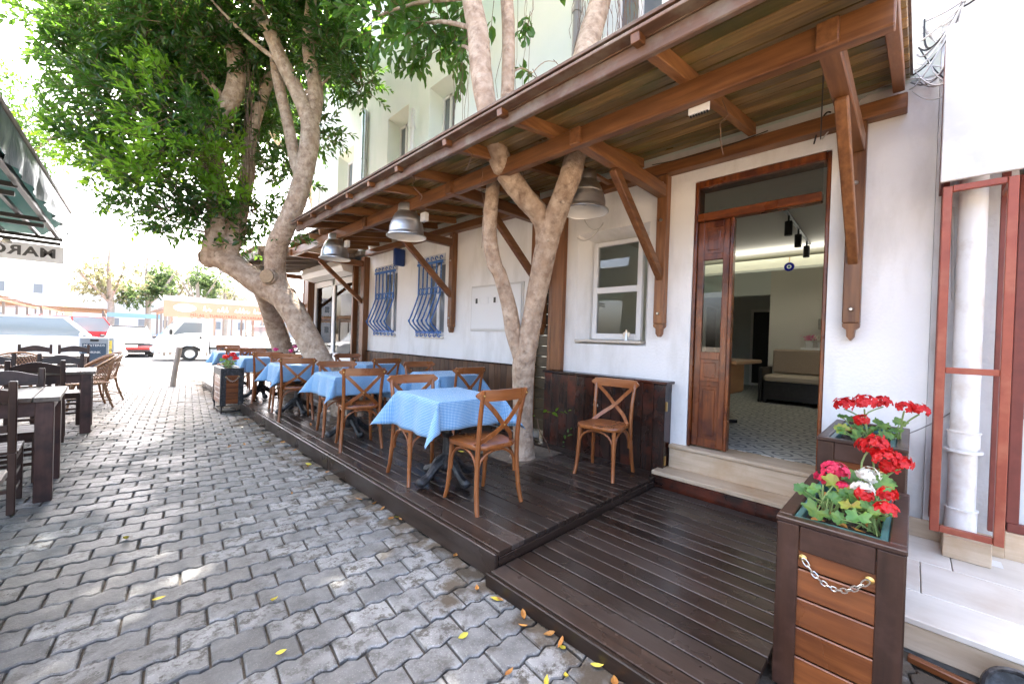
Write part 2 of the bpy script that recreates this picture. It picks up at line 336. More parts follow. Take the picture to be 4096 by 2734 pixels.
def m_paver():
    m=bpy.data.materials.new('paver'); m.use_nodes=True; N=m.node_tree.nodes; Lk=m.node_tree.links.new; b=N['Principled BSDF']
    geo=N.new('ShaderNodeNewGeometry'); oi=N.new('ShaderNodeObjectInfo')
    ad=N.new('ShaderNodeMath'); ad.operation='ADD'; Lk(oi.outputs['Random'],ad.inputs[0]); Lk(geo.outputs['Random Per Island'],ad.inputs[1])
    fr=N.new('ShaderNodeMath'); fr.operation='FRACT'; Lk(ad.outputs[0],fr.inputs[0])
    def noise(sc,det=5,rough=.6):
        n=N.new('ShaderNodeTexNoise'); n.inputs['Scale'].default_value=sc; n.inputs['Detail'].default_value=det; n.inputs['Roughness'].default_value=rough; Lk(geo.outputs['Position'],n.inputs[0]); return n.outputs[0]
    def rng(src,a,b_,c,d):
        r=N.new('ShaderNodeMapRange'); r.inputs[1].default_value=a; r.inputs[2].default_value=b_; r.inputs[3].default_value=c; r.inputs[4].default_value=d; Lk(src,r.inputs[0]); return r.outputs[0]
    def mix(f,a,b_):
        x=N.new('ShaderNodeMix'); x.data_type='RGBA'
        if hasattr(f,'links'): Lk(f,x.inputs[0])
        else: x.inputs[0].default_value=f
        for i,q in ((6,a),(7,b_)):
            if hasattr(q,'links'): Lk(q,x.inputs[i])
            else: x.inputs[i].default_value=tuple(q)+(1,)
        return x.outputs[2]
    def op(o,a,b_):
        x=N.new('ShaderNodeMath'); x.operation=o
        for i,q in ((0,a),(1,b_)):
            if hasattr(q,'links'): Lk(q,x.inputs[i])
            else: x.inputs[i].default_value=q
        return x.outputs[0]
    c=mix(rng(noise(9),.35,.65,0,1),(.20,.197,.19),(.31,.306,.295))
    vor=N.new('ShaderNodeTexVoronoi'); vor.inputs['Scale'].default_value=95; Lk(geo.outputs['Position'],vor.inputs[0])
    c=mix(rng(vor.outputs['Distance'],.12,.3,.6,0),c,(.48,.46,.43))
    dirt=op('MULTIPLY',rng(noise(14,8,.78),.49,.58,0,1),rng(fr.outputs[0],.1,.75,.15,1))
    c=mix(dirt,c,(.085,.075,.062))
    sp=N.new('ShaderNodeSeparateXYZ'); Lk(geo.outputs['Position'],sp.inputs[0])
    # sandy dirt washed against the foot of the deck, with an edge of its own
    band=op('MULTIPLY',rng(op('ADD',sp.outputs[0],rng(noise(3.2,6),.3,.7,-.42,.42)),1.35,1.55,0,1),rng(noise(6,5),.35,.5,.25,1))
    c=mix(band,c,(.105,.082,.058))
    # wet patches where the lane was hosed down
    wet=op('MULTIPLY',rng(noise(2.1,4),.36,.54,0,1),rng(op('ADD',sp.outputs[0],rng(noise(1.3,3),.3,.7,-.5,.5)),.25,1.0,1,0))
    hs=N.new('ShaderNodeHueSaturation'); Lk(rng(fr.outputs[0],0,1,.66,1.22),hs.inputs['Value']); Lk(c,hs.inputs['Color'])
    c=mix(op('MULTIPLY',wet,.62),hs.outputs[0],(.055,.052,.05))
    Lk(c,b.inputs['Base Color']); Lk(op('SUBTRACT',rng(noise(30),.3,.7,.70,.92),op('MULTIPLY',wet,.45)),b.inputs['Roughness'])
    bp=N.new('ShaderNodeBump'); bp.inputs['Strength'].default_value=.8; bp.inputs['Distance'].default_value=.006; Lk(noise(60,7,.75),bp.inputs['Height']); Lk(bp.outputs[0],b.inputs['Normal'])
    b.inputs['Specular IOR Level'].default_value=.3; MT['paver']=m
m_paver()
def m_check():
    m=bpy.data.materials.new('gingham'); m.use_nodes=True; N=m.node_tree.nodes; Lk=m.node_tree.links.new; b=N['Principled BSDF']
    uv=N.new('ShaderNodeUVMap'); sp=N.new('ShaderNodeSeparateXYZ'); Lk(uv.outputs[0],sp.inputs[0]); outs=[]
    for k in (0,1):
        x=N.new('ShaderNodeMath'); x.operation='MULTIPLY'; x.inputs[1].default_value=1/.0115; Lk(sp.outputs[k],x.inputs[0])
        f=N.new('ShaderNodeMath'); f.operation='FRACT'; Lk(x.outputs[0],f.inputs[0])
        g=N.new('ShaderNodeMath'); g.operation='GREATER_THAN'; g.inputs[1].default_value=.45; Lk(f.outputs[0],g.inputs[0]); outs.append(g.outputs[0])
    a=N.new('ShaderNodeMath'); a.operation='ADD'; Lk(outs[0],a.inputs[0]); Lk(outs[1],a.inputs[1])
    h=N.new('ShaderNodeMath'); h.operation='MULTIPLY'; h.inputs[1].default_value=.5; Lk(a.outputs[0],h.inputs[0])
    rp=N.new('ShaderNodeValToRGB'); e=rp.color_ramp.elements; e[0].color=(.60,.71,.80,1); e[1].color=(.025,.19,.47,1); k=e.new(.5); k.color=(.17,.40,.64,1)
    Lk(h.outputs[0],rp.inputs[0]); Lk(rp.outputs[0],b.inputs['Base Color']); b.inputs['Roughness'].default_value=.75
    b.inputs['Sheen Weight'].default_value=.15
    MT['gingham']=m
m_check()
def m_floor():
    """patterned cement tiles of the room: rings, petals and dots repeated on a 0.275 m grid"""
    m=bpy.data.materials.new('pattern_tile'); m.use_nodes=True; N=m.node_tree.nodes; Lk=m.node_tree.links.new; b=N['Principled BSDF']
    geo=N.new('ShaderNodeNewGeometry'); sp=N.new('ShaderNodeSeparateXYZ'); Lk(geo.outputs['Position'],sp.inputs[0])
    def op(o,a,c=None):
        x=N.new('ShaderNodeMath'); x.operation=o
        for i,q in ((0,a),(1,c)):
            if q is None: continue
            if hasattr(q,'links'): Lk(q,x.inputs[i])
            else: x.inputs[i].default_value=q
        return x.outputs[0]
    u=op('MULTIPLY',op('ADD',sp.outputs[0],.1),1/.37); v=op('MULTIPLY',op('ADD',sp.outputs[1],-.08),1/.37)
    fu=op('SUBTRACT',op('FRACT',u),.5); fv=op('SUBTRACT',op('FRACT',v),.5)
    r=op('SQRT',op('ADD',op('MULTIPLY',fu,fu),op('MULTIPLY',fv,fv)))
    ang=op('ARCTAN2',fv,fu)
    ring=op('LESS_THAN',op('ABSOLUTE',op('SUBTRACT',r,op('ADD',.34,op('MULTIPLY',op('COSINE',op('MULTIPLY',ang,4)),.06)))),.035)
    petal=op('LESS_THAN',r,op('MULTIPLY',op('ABSOLUTE',op('COSINE',op('MULTIPLY',ang,2))),.17))
    cu=op('SUBTRACT',.5,op('ABSOLUTE',fu)); cv=op('SUBTRACT',.5,op('ABSOLUTE',fv)); rc=op('SQRT',op('ADD',op('MULTIPLY',cu,cu),op('MULTIPLY',cv,cv)))
    corner=op('LESS_THAN',op('ABSOLUTE',op('SUBTRACT',rc,.2)),.03); dot=op('LESS_THAN',rc,.07)
    pat=op('MINIMUM',op('ADD',op('ADD',ring,petal),op('ADD',corner,dot)),1)
    mx=N.new('ShaderNodeMix'); mx.data_type='RGBA'; mx.inputs[6].default_value=(.60,.59,.54,1); mx.inputs[7].default_value=(.10,.115,.11,1); Lk(pat,mx.inputs[0])
    g1=op('LESS_THAN',op('ABSOLUTE',op('SUBTRACT',op('FRACT',op('MULTIPLY',op('ADD',sp.outputs[1],-.27),1/.55)),.5)),.012)
    g2=op('LESS_THAN',op('ABSOLUTE',op('SUBTRACT',op('FRACT',op('MULTIPLY',op('ADD',sp.outputs[0],.1),1/.55)),.5)),.012)
    m2=N.new('ShaderNodeMix'); m2.data_type='RGBA'; Lk(mx.outputs[2],m2.inputs[6]); m2.inputs[7].default_value=(.5,.48,.44,1); Lk(op('MAXIMUM',g1,g2),m2.inputs[0])
    Lk(m2.outputs[2],b.inputs['Base Color']); b.inputs['Roughness'].default_value=.3; MT['pattern_tile']=m
m_floor()
# ------------------------------------------------------------------ ground
g=MB(); g.face((-400,-400,-.022),(400,-400,-.022),(400,600,-.022),(-400,600,-.022)); struct('ground',g,'soil')
rd=MB(); rd.face((-60,14.7,0),(60,14.7,0),(60,30,0),(-60,30,0)); struct('road',rd,'asphalt','sunlit road crossing the far end of the lane')
fl=MB(); fl.face((-60,30.0,.004),(60,30.0,.004),(60,75,.004),(-60,75,.004)); struct('market_square',fl,'asphalt','pale paved market square beyond the road')
# paving stones: wavy concrete blocks
PL,PW,GAP=.213,.152,.0085
def wav(x): return .0125*math.sin(4*PI*x/PL)
def paver_pts(n=7):
    a=[]; hl=PL/2-GAP/2
    for i in range(n): x=-hl+2*hl*i/(n-1); a.append((x,-PW/2+GAP/2+wav(x)))
    for i in range(n): x=hl-2*hl*i/(n-1); a.append((x,PW/2-GAP/2+wav(x)))
    return a
PP=paver_pts()
def paver_mb(mb,x,y,z,rz,tx,ty,j=0):
    n=len(PP); b=len(mb.v); c,s=math.cos(rz),math.sin(rz)
    for sc,dz in ((.0075,0),(.001,-.005),(-.001,-.05)):
        for px,py in PP:
            qx=px-math.copysign(sc,px) if abs(px)>PL*.4 else px; qy=py-math.copysign(sc,py)
            X=c*qx-s*qy; Y=s*qx+c*qy; mb.v.append((x+X,y+Y,z+dz+tx*X+ty*Y))
    mb.f.append(tuple(range(b,b+n)))
    for k in (0,1):
        for i in range(n): mb.f.append((b+k*n+i,b+(k+1)*n+i,b+(k+1)*n+(i+1)%n,b+k*n+(i+1)%n))
    return mb
pav=MB(); pav.face((-6,-1.2,-.018),(3.2,-1.2,-.018),(3.2,14.7,-.018),(-6,14.7,-.018))
paving=struct('paving',pav,'joint','lane of wavy grey concrete paving blocks')
cells=[]
rw=random.Random(3)
ROT=R(-6.0)
for k in range(-14,112):
    for i in range(-46,34):
        x0=(i+.5*(k%2))*PL; y0=k*PW; x=x0*math.cos(ROT)-y0*math.sin(ROT); y=x0*math.sin(ROT)+y0*math.cos(ROT)
        if y>14.55 or y<-.6 or x<-5 or x>3.1: continue
        if x>1.62 and y>.36: continue
        if x>2.62: continue
        dep=(x+y)*.707; lat=(x-y)*.707
        vis=dep>.9 and abs(lat)<dep*1.36 and (1.4/dep)*1607<1420
        if not vis and (dep<.2 or abs(lat)>dep*2.2): continue
        cells.append((not vis,dep,x,y))
cells.sort()
me0=paver_mb(MB(),0,0,0,0,0,0).mesh('paver',smooth=35)
rest=MB()
for n_,(nv,dep,x,y) in enumerate(cells):
    z=rw.uniform(-.003,.003); rz=ROT+rw.gauss(0,.012); tx,ty=rw.gauss(0,.008),rw.gauss(0,.012)
    if n_<300:
        o=put('paver',me0,'paver',paving,(x,y,z),(ty,-tx,rz))
    else: paver_mb(rest,x,y,z,rz,tx,ty)
pr=part(paving,'paver_field',rest,'paver',smooth=35); pr['kind']='stuff'
# ------------------------------------------------------------------ decks
deck=struct('deck',MB().bx(1.64,3.9,1.69,12.3,.02,.118),'blackpaint','raised dark brown timber terrace under the awning')
def planks(parent,x0,x1,w,gap,z,th,segs,holes,m,bev=.0025,rr=random.Random(5)):
    x=x0
    while x+w<=x1+.02:
        for (a,b) in segs:
            off=0
            for (hx0,hx1,hy0,hy1) in holes:
                if x+w>hx0 and x<hx1 and a<hy1 and b>hy0: off=1; hh=(hy0,hy1)
            rs=[(a,b)] if not off else [(a,hh[0]),(hh[1],b)]
            for p,q in rs:
                if q-p<.05: continue
                o=put('plank',MB().box((0,0,0),(w,q-p-.004,th),bev).mesh('plank'),m,parent,(x+w/2,(p+q)/2,z-th/2+rr.uniform(-.0015,.0015)),(rr.gauss(0,.0006),rr.gauss(0,.004),0))
        x+=w+gap
planks(deck,1.625,3.86,.105,.0065,.16,.03,[(1.672,5.1),(5.1,8.7),(8.7,12.25)],[(2.86,3.62,2.72,3.45)],'deckw_y')
fb=MB(); fb.bx(1.592,1.622,1.672,4.2,0,.152,.005); part(deck,'fascia_board',fb,'deckw_y'); fb=MB(); fb.bx(1.592,1.622,4.206,8.1,0,.152,.005); part(deck,'fascia_board',fb,'deckw_y'); fb=MB(); fb.bx(1.592,1.622,8.106,12.25,0,.152,.005); part(deck,'fascia_board',fb,'deckw_y')
fb=MB(); fb.bx(1.625,3.6,1.668,1.69,.075,.128,.003); part(deck,'end_board',fb,'deckw_x')
ldeck=struct('lower_deck',MB().bx(1.57,3.6,.44,1.66,.01,.0525),'plyw_y','lower step of dark boards in front of the door')
planks(ldeck,1.55,3.62,.103,.011,.082,.028,[(.40,1.66)],[],'deckw_y')
fb=MB(); fb.bx(1.522,1.547,.38,1.675,0,.078,.005); part(ldeck,'fascia_board',fb,'deckw_y')
so_=MB(); so_.bx(2.84,3.66,2.7,3.47,.02,.135); soilpit=struct('planting_pit',so_,'soil','patch of sandy soil round the forked trunk')
# ------------------------------------------------------------------ raised sidewalk of the neighbour
sw=struct('sidewalk',MB().prism([(2.68,-4),(3.9,-4),(3.9,.36),(2.92,.36),(2.92,.0),(2.68,.0)],-.02,.145,lambda a,b,d:(a,b,d)),'concrete','raised pale stone sidewalk beside the planters')
rr=random.Random(11)
for i,(x0,x1) in enumerate(((2.645,2.96),(2.964,3.4),(3.404,3.86))):
    y=.0 if i==0 else .36; k=0
    while y>-2.6:
        L_=rr.choice((.42,.55,.36)) ; 
        put('tile',MB().box((0,0,0),(x1-x0,L_-.004,.028),.003).mesh('tile'),'tile_pale',sw,((x0+x1)/2,y-L_/2,.158),(0,0,0)); y-=L_
put('edge_stone',MB().bx(2.652,2.68,-2.6,-.002,.02,.142,.004).mesh('edge_stone'),'travertine',sw)
kb=MB(); kb.beam((2.60,-.02,.012),(2.52,-.55,.012),.035,.03); single('timber_offcut',kb,'planterw_y','reddish wood strip lying on the ground below the sidewalk edge','wood strip',(2.6,-.02,0))
# ------------------------------------------------------------------ far terrain haze is left to exposure
# ------------------------------------------------------------------ cafe building
WX=3.92
def wall_mb(y0,y1,z0,z1,xf,xb,holes):
    mb=MB()
    for side,x in ((0,xf),(1,xb)):
        ys=sorted({y0,y1}|{h[side][0] for h in holes}|{h[side][1] for h in holes}); zs=sorted({z0,z1}|{h[side][2] for h in holes}|{h[side][3] for h in holes})
        for a,b in zip(ys,ys[1:]):
            for c,d in zip(zs,zs[1:]):
                my,mz=(a+b)/2,(c+d)/2
                if any(h[side][0]<my<h[side][1] and h[side][2]<mz<h[side][3] for h in holes): continue
                if side==0: mb.face((x,b,c),(x,a,c),(x,a,d),(x,b,d))
                else: mb.face((x,a,c),(x,b,c),(x,b,d),(x,a,d))
    for F,B in holes:
        f=[(F[0],F[2]),(F[1],F[2]),(F[1],F[3]),(F[0],F[3])]; b=[(B[0],B[2]),(B[1],B[2]),(B[1],B[3]),(B[0],B[3])]
        for i in range(4):
            j=(i+1)%4; mb.face((xf,)+f[i],(xf,)+f[j],(xb,)+b[j],(xb,)+b[i])
    mb.face((xf,y0,z0),(xb,y0,z0),(xb,y0,z1),(xf,y0,z1)); mb.face((xf,y1,z0),(xf,y1,z1),(xb,y1,z1),(xb,y1,z0)); mb.face((xf,y0,z1),(xb,y0,z1),(xb,y1,z1),(xf,y1,z1))
    return mb
def hole(y0,y1,z0,z1,s=0,t=0,b=0): return ((y0-s,y1+s,z0-b,z1+t),(y0,y1,z0,z1))
bld=thing('cafe_building','long white plastered cafe with timber awning, open doorway and blue window grilles','building',(3.92,4,0))
H1=[hole(.49,1.52,.43,2.95),hole(2.10,2.72,1.43,2.56,.14,.10,.06),((3.02,3.58,.0,3.08),(3.02,3.58,.0,3.08)),hole(5.62,6.30,1.42,2.72,.08,.08,.02),hole(7.2,7.95,1.42,2.72,.08,.08,.02)]
me=wall_mb(-.07,8.47,0,3.28,WX,4.16,H1)
part(bld,'front_wall',me,'plaster')
UW=[(5.55,6.05),(7.02,7.56),(9.45,10.1),(1.95,2.56)]
H2=[hole(a,b,3.9,5.62,.13,.16,.0) for a,b in UW[:3]]+[hole(1.95,2.56,3.9,6.0,.03,.05,0)]
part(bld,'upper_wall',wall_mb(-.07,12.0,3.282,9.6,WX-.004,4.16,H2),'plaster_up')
eb=MB(); eb.bx(3.925,14,11.99,12.01,3.3,9.6); eb.bx(3.9,14,-.07,12.0,9.6,9.75); eb.bx(13.9,14,-.07,12,0,9.6); part(bld,'rear_wall',eb,'plaster_up')
for a,b in UW:
    top=5.62 if a!=1.95 else 6.0
    fr=MB(); y0,y1=a+.01,b-.01
    for q in ((y0,y0+.05,3.9,top),(y1-.05,y1,3.9,top),((y0+y1)/2-.03,(y0+y1)/2+.03,3.9,top),(y0+.05,y1-.05,top-.05,top)): fr.bx(4.1,4.15,*q,.004)
    f=part(bld,'window_frame',fr,'white'); part(f,'pane',MB().bx(4.125,4.13,y0+.05,y1-.05,3.9,top-.05),'carglass')
# rain pipes on the upper wall
for y,r,z0,z1,nm in ((8.66,.055,3.2,6.3,'alu'),(6.62,.04,3.2,5.55,'white'),(11.3,.04,3.2,5.2,'white'),(2.95,.045,3.3,8,'cable_grey')):
    mb=MB(); mb.tube([(3.85,y,z0),(3.85,y,z1)],r,10)
    for zz in (z0+1.0,z0+2.0): mb.tube([(3.85,y,zz),(3.85,y,zz+.05)],r+.01,10)
    part(bld,'rain_pipe',mb,nm,smooth=40)
# tall siding strip, posts
for k in range(21):
    put('siding_board',MB().box((0,0,0),(.03,.56,.132),.006).mesh('siding_board'),'sidew_y',bld,(.06,3.30-4,.30+.1365*k),(0,0,0))
pm=MB(); pm.bx(3.85,3.93,3.02,3.185,1.04,3.08,.006); part(bld,'post',pm,'postw_z')
pm=MB(); pm.bx(3.86,3.96,3.187,3.245,.12,3.08,.006); part(bld,'post',pm,'canopyw_z')
pm=MB(); pm.bx(3.9,3.97,3.52,3.60,.12,3.08,.006); part(bld,'post',pm,'canopyw_z')
pm=MB(); pm.bx(3.80,4.0,8.32,8.50,.16,3.05,.006); part(bld,'post',pm,'postw_z')
pm=MB(); pm.bx(3.86,4.0,8.98,9.06,.16,3.02,.006); part(bld,'post',pm,'postw_z')
pm=MB(); pm.bx(3.80,4.0,11.75,12.05,.1,3.02,.006); part(bld,'post',pm,'canopyw_z')
pm=MB(); pm.bx(3.86,4.0,12.3,12.36,.1,3.0,.006); part(bld,'post',pm,'postw_z')
for k in range(17):
    put('siding_board',MB().box((0,0,0),(.03,.48,.16),.006).mesh('siding_board'),'greyw_y',bld,(.06,8.74-4,.26+.166*k))
for k in range(17):
    put('siding_board',MB().box((0,0,0),(.03,.26,.16),.006).mesh('siding_board'),'greyw_y',bld,(.06,12.18-4,.26+.166*k))
# wainscot of vertical planks
y=3.62; k=0
while y<8.3:
    put('wainscot_plank',MB().box((0,0,0),(.02,.118,.87),.005).mesh('wainscot_plank'),'wainw_z',bld,(-.022,y+.06-4,.6)); y+=.122
part(bld,'wainscot_cap',MB().bx(3.872,3.93,3.61,8.31,1.036,1.056,.004),'cabw_y')
# window by the door
fr=MB()
for q in ((2.10,2.155,1.43,2.56),(2.665,2.72,1.43,2.56),(2.155,2.665,2.51,2.56),(2.155,2.665,1.43,1.50),(2.155,2.665,1.965,2.035)): fr.bx(4.05,4.11,*q,.005)
f=part(bld,'window_frame',fr,'white'); part(f,'pane',MB().bx(4.078,4.082,2.15,2.67,1.5,2.51),'pane')
part(bld,'window_sill',MB().bx(3.90,4.16,2.02,2.86,1.395,1.425,.004),'tile_pale')
fg=MB(); fg.lathe([(0,0),(.024,0),(.016,.05),(.007,.085),(.011,.10),(.011,.112),(0,.12)],(3.955,2.21,1.427),12); fg.box((3.955,2.235,1.49),(.006,.03,.05),.002); fg.box((3.955,2.185,1.49),(.006,.03,.05),.002)
single('angel_figurine',fg,'steel','small silver winged figurine standing on the white window sill','figurine',(3.955,2.21,1.427),smooth=40)
# windows behind the blue grilles
for gi,(a,b) in enumerate(((5.62,6.30),(7.2,7.95))):
    fr=MB()
    for q in ((a,a+.06,1.42,2.72),(b-.06,b,1.42,2.72),((a+b)/2-.04,(a+b)/2+.04,1.42,2.72),(a+.06,b-.06,2.66,2.72),(a+.06,b-.06,1.42,1.48)): fr.bx(4.08,4.13,*q,.005)
    f=part(bld,'window_frame',fr,'white'); part(f,'pane',MB().bx(4.1,4.105,a+.06,b-.06,1.48,2.66),'carglass')
    part(bld,'window_sill',MB().bx(3.885,4.16,a-.09,b+.09,1.372,1.398,.004),'tile_pale')
    gr=thing('window_grille','blue wrought iron bow grille on the %s of the two barred windows'%('window nearer the meter box','window nearer the sliding door')[gi] if False else ('blue bellied iron window grille beside the white meter box' if gi==0 else 'blue bellied iron window grille nearest the timber corner post'),'window grille',(3.9,(a+b)/2,1.42),group='blue window grilles')
    n=6; ya,yb=a-.03,b+.03
    for zz,xx in ((2.66,3.885),(1.47,3.885)):
        part(gr,'cross_bar',MB().bx(xx-.012,xx+.012,ya-.02,yb+.02,zz-.022,zz+.022,.004),'blue')
    for i in range(n):
        yy=ya+.03+(yb-ya-.06)*i/(n-1)
        pts=[(3.885,yy,2.66),(3.885,yy,2.25),(3.885,yy,2.12),(3.83,yy,1.95),(3.74,yy,1.72),(3.71,yy,1.66),(3.74,yy,1.60),(3.885,yy,1.47)]
        part(gr,'bar',MB().tube(pts,.013,6),'blue',smooth=50)
        kn=MB(); kn.lathe([(0,-.03),(.017,-.018),(.019,0),(.017,.018),(0,.03)],(3.712,yy,1.66),8); part(gr,'collar',kn,'blue',smooth=50)
        for zc,sg in ((2.72,1),(1.425,-1)):
            sc=MB(); P=[]
            for j in range(15):
                t=j/14*1.6*PI; rad=.042-.022*j/14; P.append((3.885,yy-.01+rad*math.cos(PI*1.0-t)*1.0+.02,zc+sg*(rad*math.sin(t)-.0)))
            sc.tube(P,.009,6); part(gr,'scroll',sc,'blue',smooth=50)
        if i<n-1:
            yc=yy+(yb-ya-.06)/(n-1)/2; rg=MB(); P=[(3.885,yc+.045*math.cos(t*2*PI/14),2.18+.058*math.sin(t*2*PI/14)) for t in range(15)]; rg.tube(P,.010,6,False); part(gr,'ring',rg,'blue',smooth=50)
# meter box
mbx=thing('meter_box','white two door electricity meter box set in the plaster wall','meter box',(3.91,4.4,1.53))
part(mbx,'frame',MB().bx(3.902,3.93,3.72,4.82,1.50,2.18,.004),'cable_white')
for q in ((4.05,4.79),(3.75,4.03)): part(mbx,'door',MB().bx(3.886,3.9,q[0],q[1],1.53,2.15,.004),'white')
for i,yy in enumerate((4.66,4.46,4.26)):
    w_=part(mbx,'meter_window',MB().bx(3.878,3.888,yy-.055,yy+.055,1.90,2.0,.003),'white'); 
    if i!=1: part(w_,'glass',MB().bx(3.875,3.880,yy-.022,yy+.022,1.912,1.988),'black')
bs=thing('wall_alarm_box','white and blue siren box on the wall above the grilles','alarm',(3.86,6.9,2.72))
part(bs,'cover',MB().bx(3.72,3.87,6.93,7.1,2.78,3.0,.02),'white'); part(bs,'housing',MB().bx(3.70,3.915,6.84,6.926,2.70,3.02,.02),'blueplastic')
# door
dr=MB()
for q in ((.45,.49,.43,2.95),(1.52,1.55,.43,2.95)): dr.bx(3.93,4.06,*q,.004)
dr=MB(); dr.bx(3.925,4.10,.492,.52,.44,2.945,.006); dr.bx(3.925,4.10,1.49,1.518,.44,2.945,.006); dr.bx(3.915,4.10,.522,1.488,2.88,2.945,.008); part(bld,'door_frame',dr,'doorw_z')
part(bld,'transom_bar',MB().bx(3.92,4.02,.547,1.488,2.565,2.64,.008),'doorw_y')
part(bld,'transom_pane',MB().bx(3.965,3.97,.547,1.488,2.64,2.88),'pane')
lf=MB(); lx0,lx1=3.955,4.0
for q in ((1.205,1.262,.45,2.56),(1.43,1.486,.45,2.56),(1.262,1.43,2.50,2.56),(1.262,1.43,2.20,2.26),(1.262,1.43,1.27,1.34),(1.262,1.43,1.02,1.07),(1.262,1.43,.45,.53)): lf.bx(lx0,lx1,*q,.004)
leaf_=part(bld,'door_leaf',lf,'doorw_z')
for q in ((2.26,2.50),(1.07,1.27),(.53,1.02)):
    part(leaf_,'door_panel',MB().bx(3.965,3.99,1.262,1.43,q[0],q[1],.0).bx(3.958,3.97,1.29,1.402,q[0]+.03,q[1]-.03,.008),'doorw_z')
part(leaf_,'pane',MB().bx(3.974,3.978,1.262,1.43,1.34,2.20),'pane')
part(bld,'door_post',MB().bx(3.945,4.02,1.175,1.204,.445,2.562,.006),'doorw_z')
# steps
st=thing('door_steps','two pale travertine steps leading up to the open doorway','steps',(3.7,1.0,.08))
part(st,'kerb_board',MB().bx(3.63,3.66,.30,1.715,.06,.172,.004),'cabw_y'); 
part(st,'tread',MB().bx(3.632,3.9,.28,1.72,.174,.213,.006),'travertine'); part(st,'riser',MB().bx(3.862,3.89,.28,1.655,.214,.398,.002),'travertine'); part(st,'tread',MB().bx(3.848,4.17,.28,1.66,.40,.434,.006),'travertine')
part(st,'base',MB().bx(3.664,4.16,.30,1.65,.0,.172),'concrete')
# cupboard of dark planks
cb_=thing('wall_cupboard','low dark stained plank cupboard against the wall behind the lone chair','cupboard',(3.83,2.4,.1))
part(cb_,'carcass',MB().bx(3.775,3.915,1.672,3.18,.11,1.01),'cabw_z')
for i in range(13):
    y=1.664+.1165*i
    o=part(cb_,'plank',MB().bx(3.752,3.774,y,y+.113,.105,1.008,.004),'cabw_z')
part(cb_,'top_board',MB().bx(3.738,3.92,1.645,3.20,1.012,1.038,.004),'cabw_y')
for zz in (.28,.80): part(cb_,'hinge',MB().bx(3.772,3.80,1.655,1.668,zz-.045,zz+.045,.002),'brass')
part(cb_,'latch',MB().bx(3.742,3.752,2.40,2.46,.70,.73,.002),'steel')
# sliding glass door and shutter box of the far room
sl=thing('sliding_door','white framed sliding glass door under a shutter box','door',(3.98,10.4,.6))
fr=MB()
for q in ((9.08,9.2,.75,2.75),(11.6,11.72,.75,2.75),(10.3,10.45,.75,2.75),(9.2,11.6,2.6,2.75),(9.2,11.6,.75,.9)): fr.bx(3.95,4.03,*q,.01)
part(sl,'frame',fr,'white')
for a,b in ((9.2,10.3),(10.45,11.6)): part(sl,'pane',MB().bx(3.985,3.99,a,b,.9,2.6),'pane_dark')
part(sl,'shutter_box',MB().prism([(3.94,2.76),(3.66,2.80),(3.60,2.92),(3.66,3.08),(3.94,3.10)],9.06,11.74,lambda a,b,d:(a,d,b)),'white')
part(sl,'sill',MB().bx(3.84,4.05,9.06,11.74,.70,.748,.004),'white'); part(sl,'base_panel',MB().bx(3.93,4.0,9.06,11.74,.16,.698),'greyw_y')
cu=MB(); n=60
for i in range(n): 
    y0=9.15+2.5*i/n; y1=9.15+2.5*(i+1)/n; x0=4.25+.03*math.sin(i*1.3); x1=4.25+.03*math.sin((i+1)*1.3); cu.face((x0,y0,.8),(x1,y1,.8),(x1,y1,2.7),(x0,y0,2.7))
part(sl,'curtain',cu,'room_wall_cool',smooth=60)
part(bld,'side_room',MB().bx(4.9,4.95,8.5,12,0,3.2).bx(4.17,4.9,8.47,8.52,0,3.2).bx(4.0,4.9,11.95,12.0,0,3.2).bx(4.0,4.9,8.5,12,3.2,3.25),'room_wall_cool')
# ------------------------------------------------------------------ room behind the open door
rm=thing('cafe_room','dim grey room with patterned floor seen through the doorway','room',(6.4,1.2,.44)); rm['kind']='structure'; del rm['category']
part(rm,'floor',MB().bx(4.16,9.0,-1.4,3.5,.40,.438).bx(9.0,11.6,1.98,3.5,.40,.438),'pattern_tile')
part(rm,'ceiling',MB().bx(4.0,12,-1.5,3.6,3.05,3.1),'room_ceiling')
part(rm,'back_wall',MB().bx(8.95,9.0,-1.4,1.98,.44,3.05),'room_wall')
part(rm,'left_wall',MB().bx(4.16,9.6,3.45,3.5,.44,3.05),'room_wall_cool'); part(rm,'right_wall',MB().bx(4.16,9,-1.45,-1.4,.44,3.05),'room_wall')
part(rm,'corridor_wall',MB().bx(9.0,11.6,1.93,1.98,.44,3.05).bx(11.55,11.6,1.98,3.5,.44,3.05).bx(9.6,11.6,3.45,3.5,.44,3.05),'room_wall_cool')
part(rm,'lintel',MB().bx(9.0,9.1,1.98,3.45,2.42,3.05),'room_wall_cool')
part(rm,'ceiling_beam',MB().bx(8.25,8.5,-1.4,3.45,2.80,2.97),'cove')
cl=bpy.data.lights.new('cove_strip','AREA'); cl.shape='RECTANGLE'; cl.size=.06; cl.size_y=4.2; cl.energy=2.2; cl.color=(1,.98,.88); clo=bpy.data.objects.new('cove_strip',cl); COL.objects.link(clo); clo.location=(7.9,1.0,2.80); clo.rotation_euler=(0,R(168),0)
for (x0,x1,y0,y1) in ((9.65,10.4,3.40,3.449),(11.5,11.549,2.2,2.95)):
    d=part(rm,'inner_door',MB().bx(x0,x1,y0,y1,.44,2.35,.004),'white')
    part(d,'dark_panel',MB().bx(x0+(.06 if x1-x0>.2 else -.004),x1-(.06 if x1-x0>.2 else .03),y0+(.06 if y1-y0>.2 else -.004),y1-(.06 if y1-y0>.2 else .03),.50,2.28),'black')
sf=thing('sofa','beige cushioned bench seat with black wooden base inside the room','sofa',(8.4,1.0,.44))
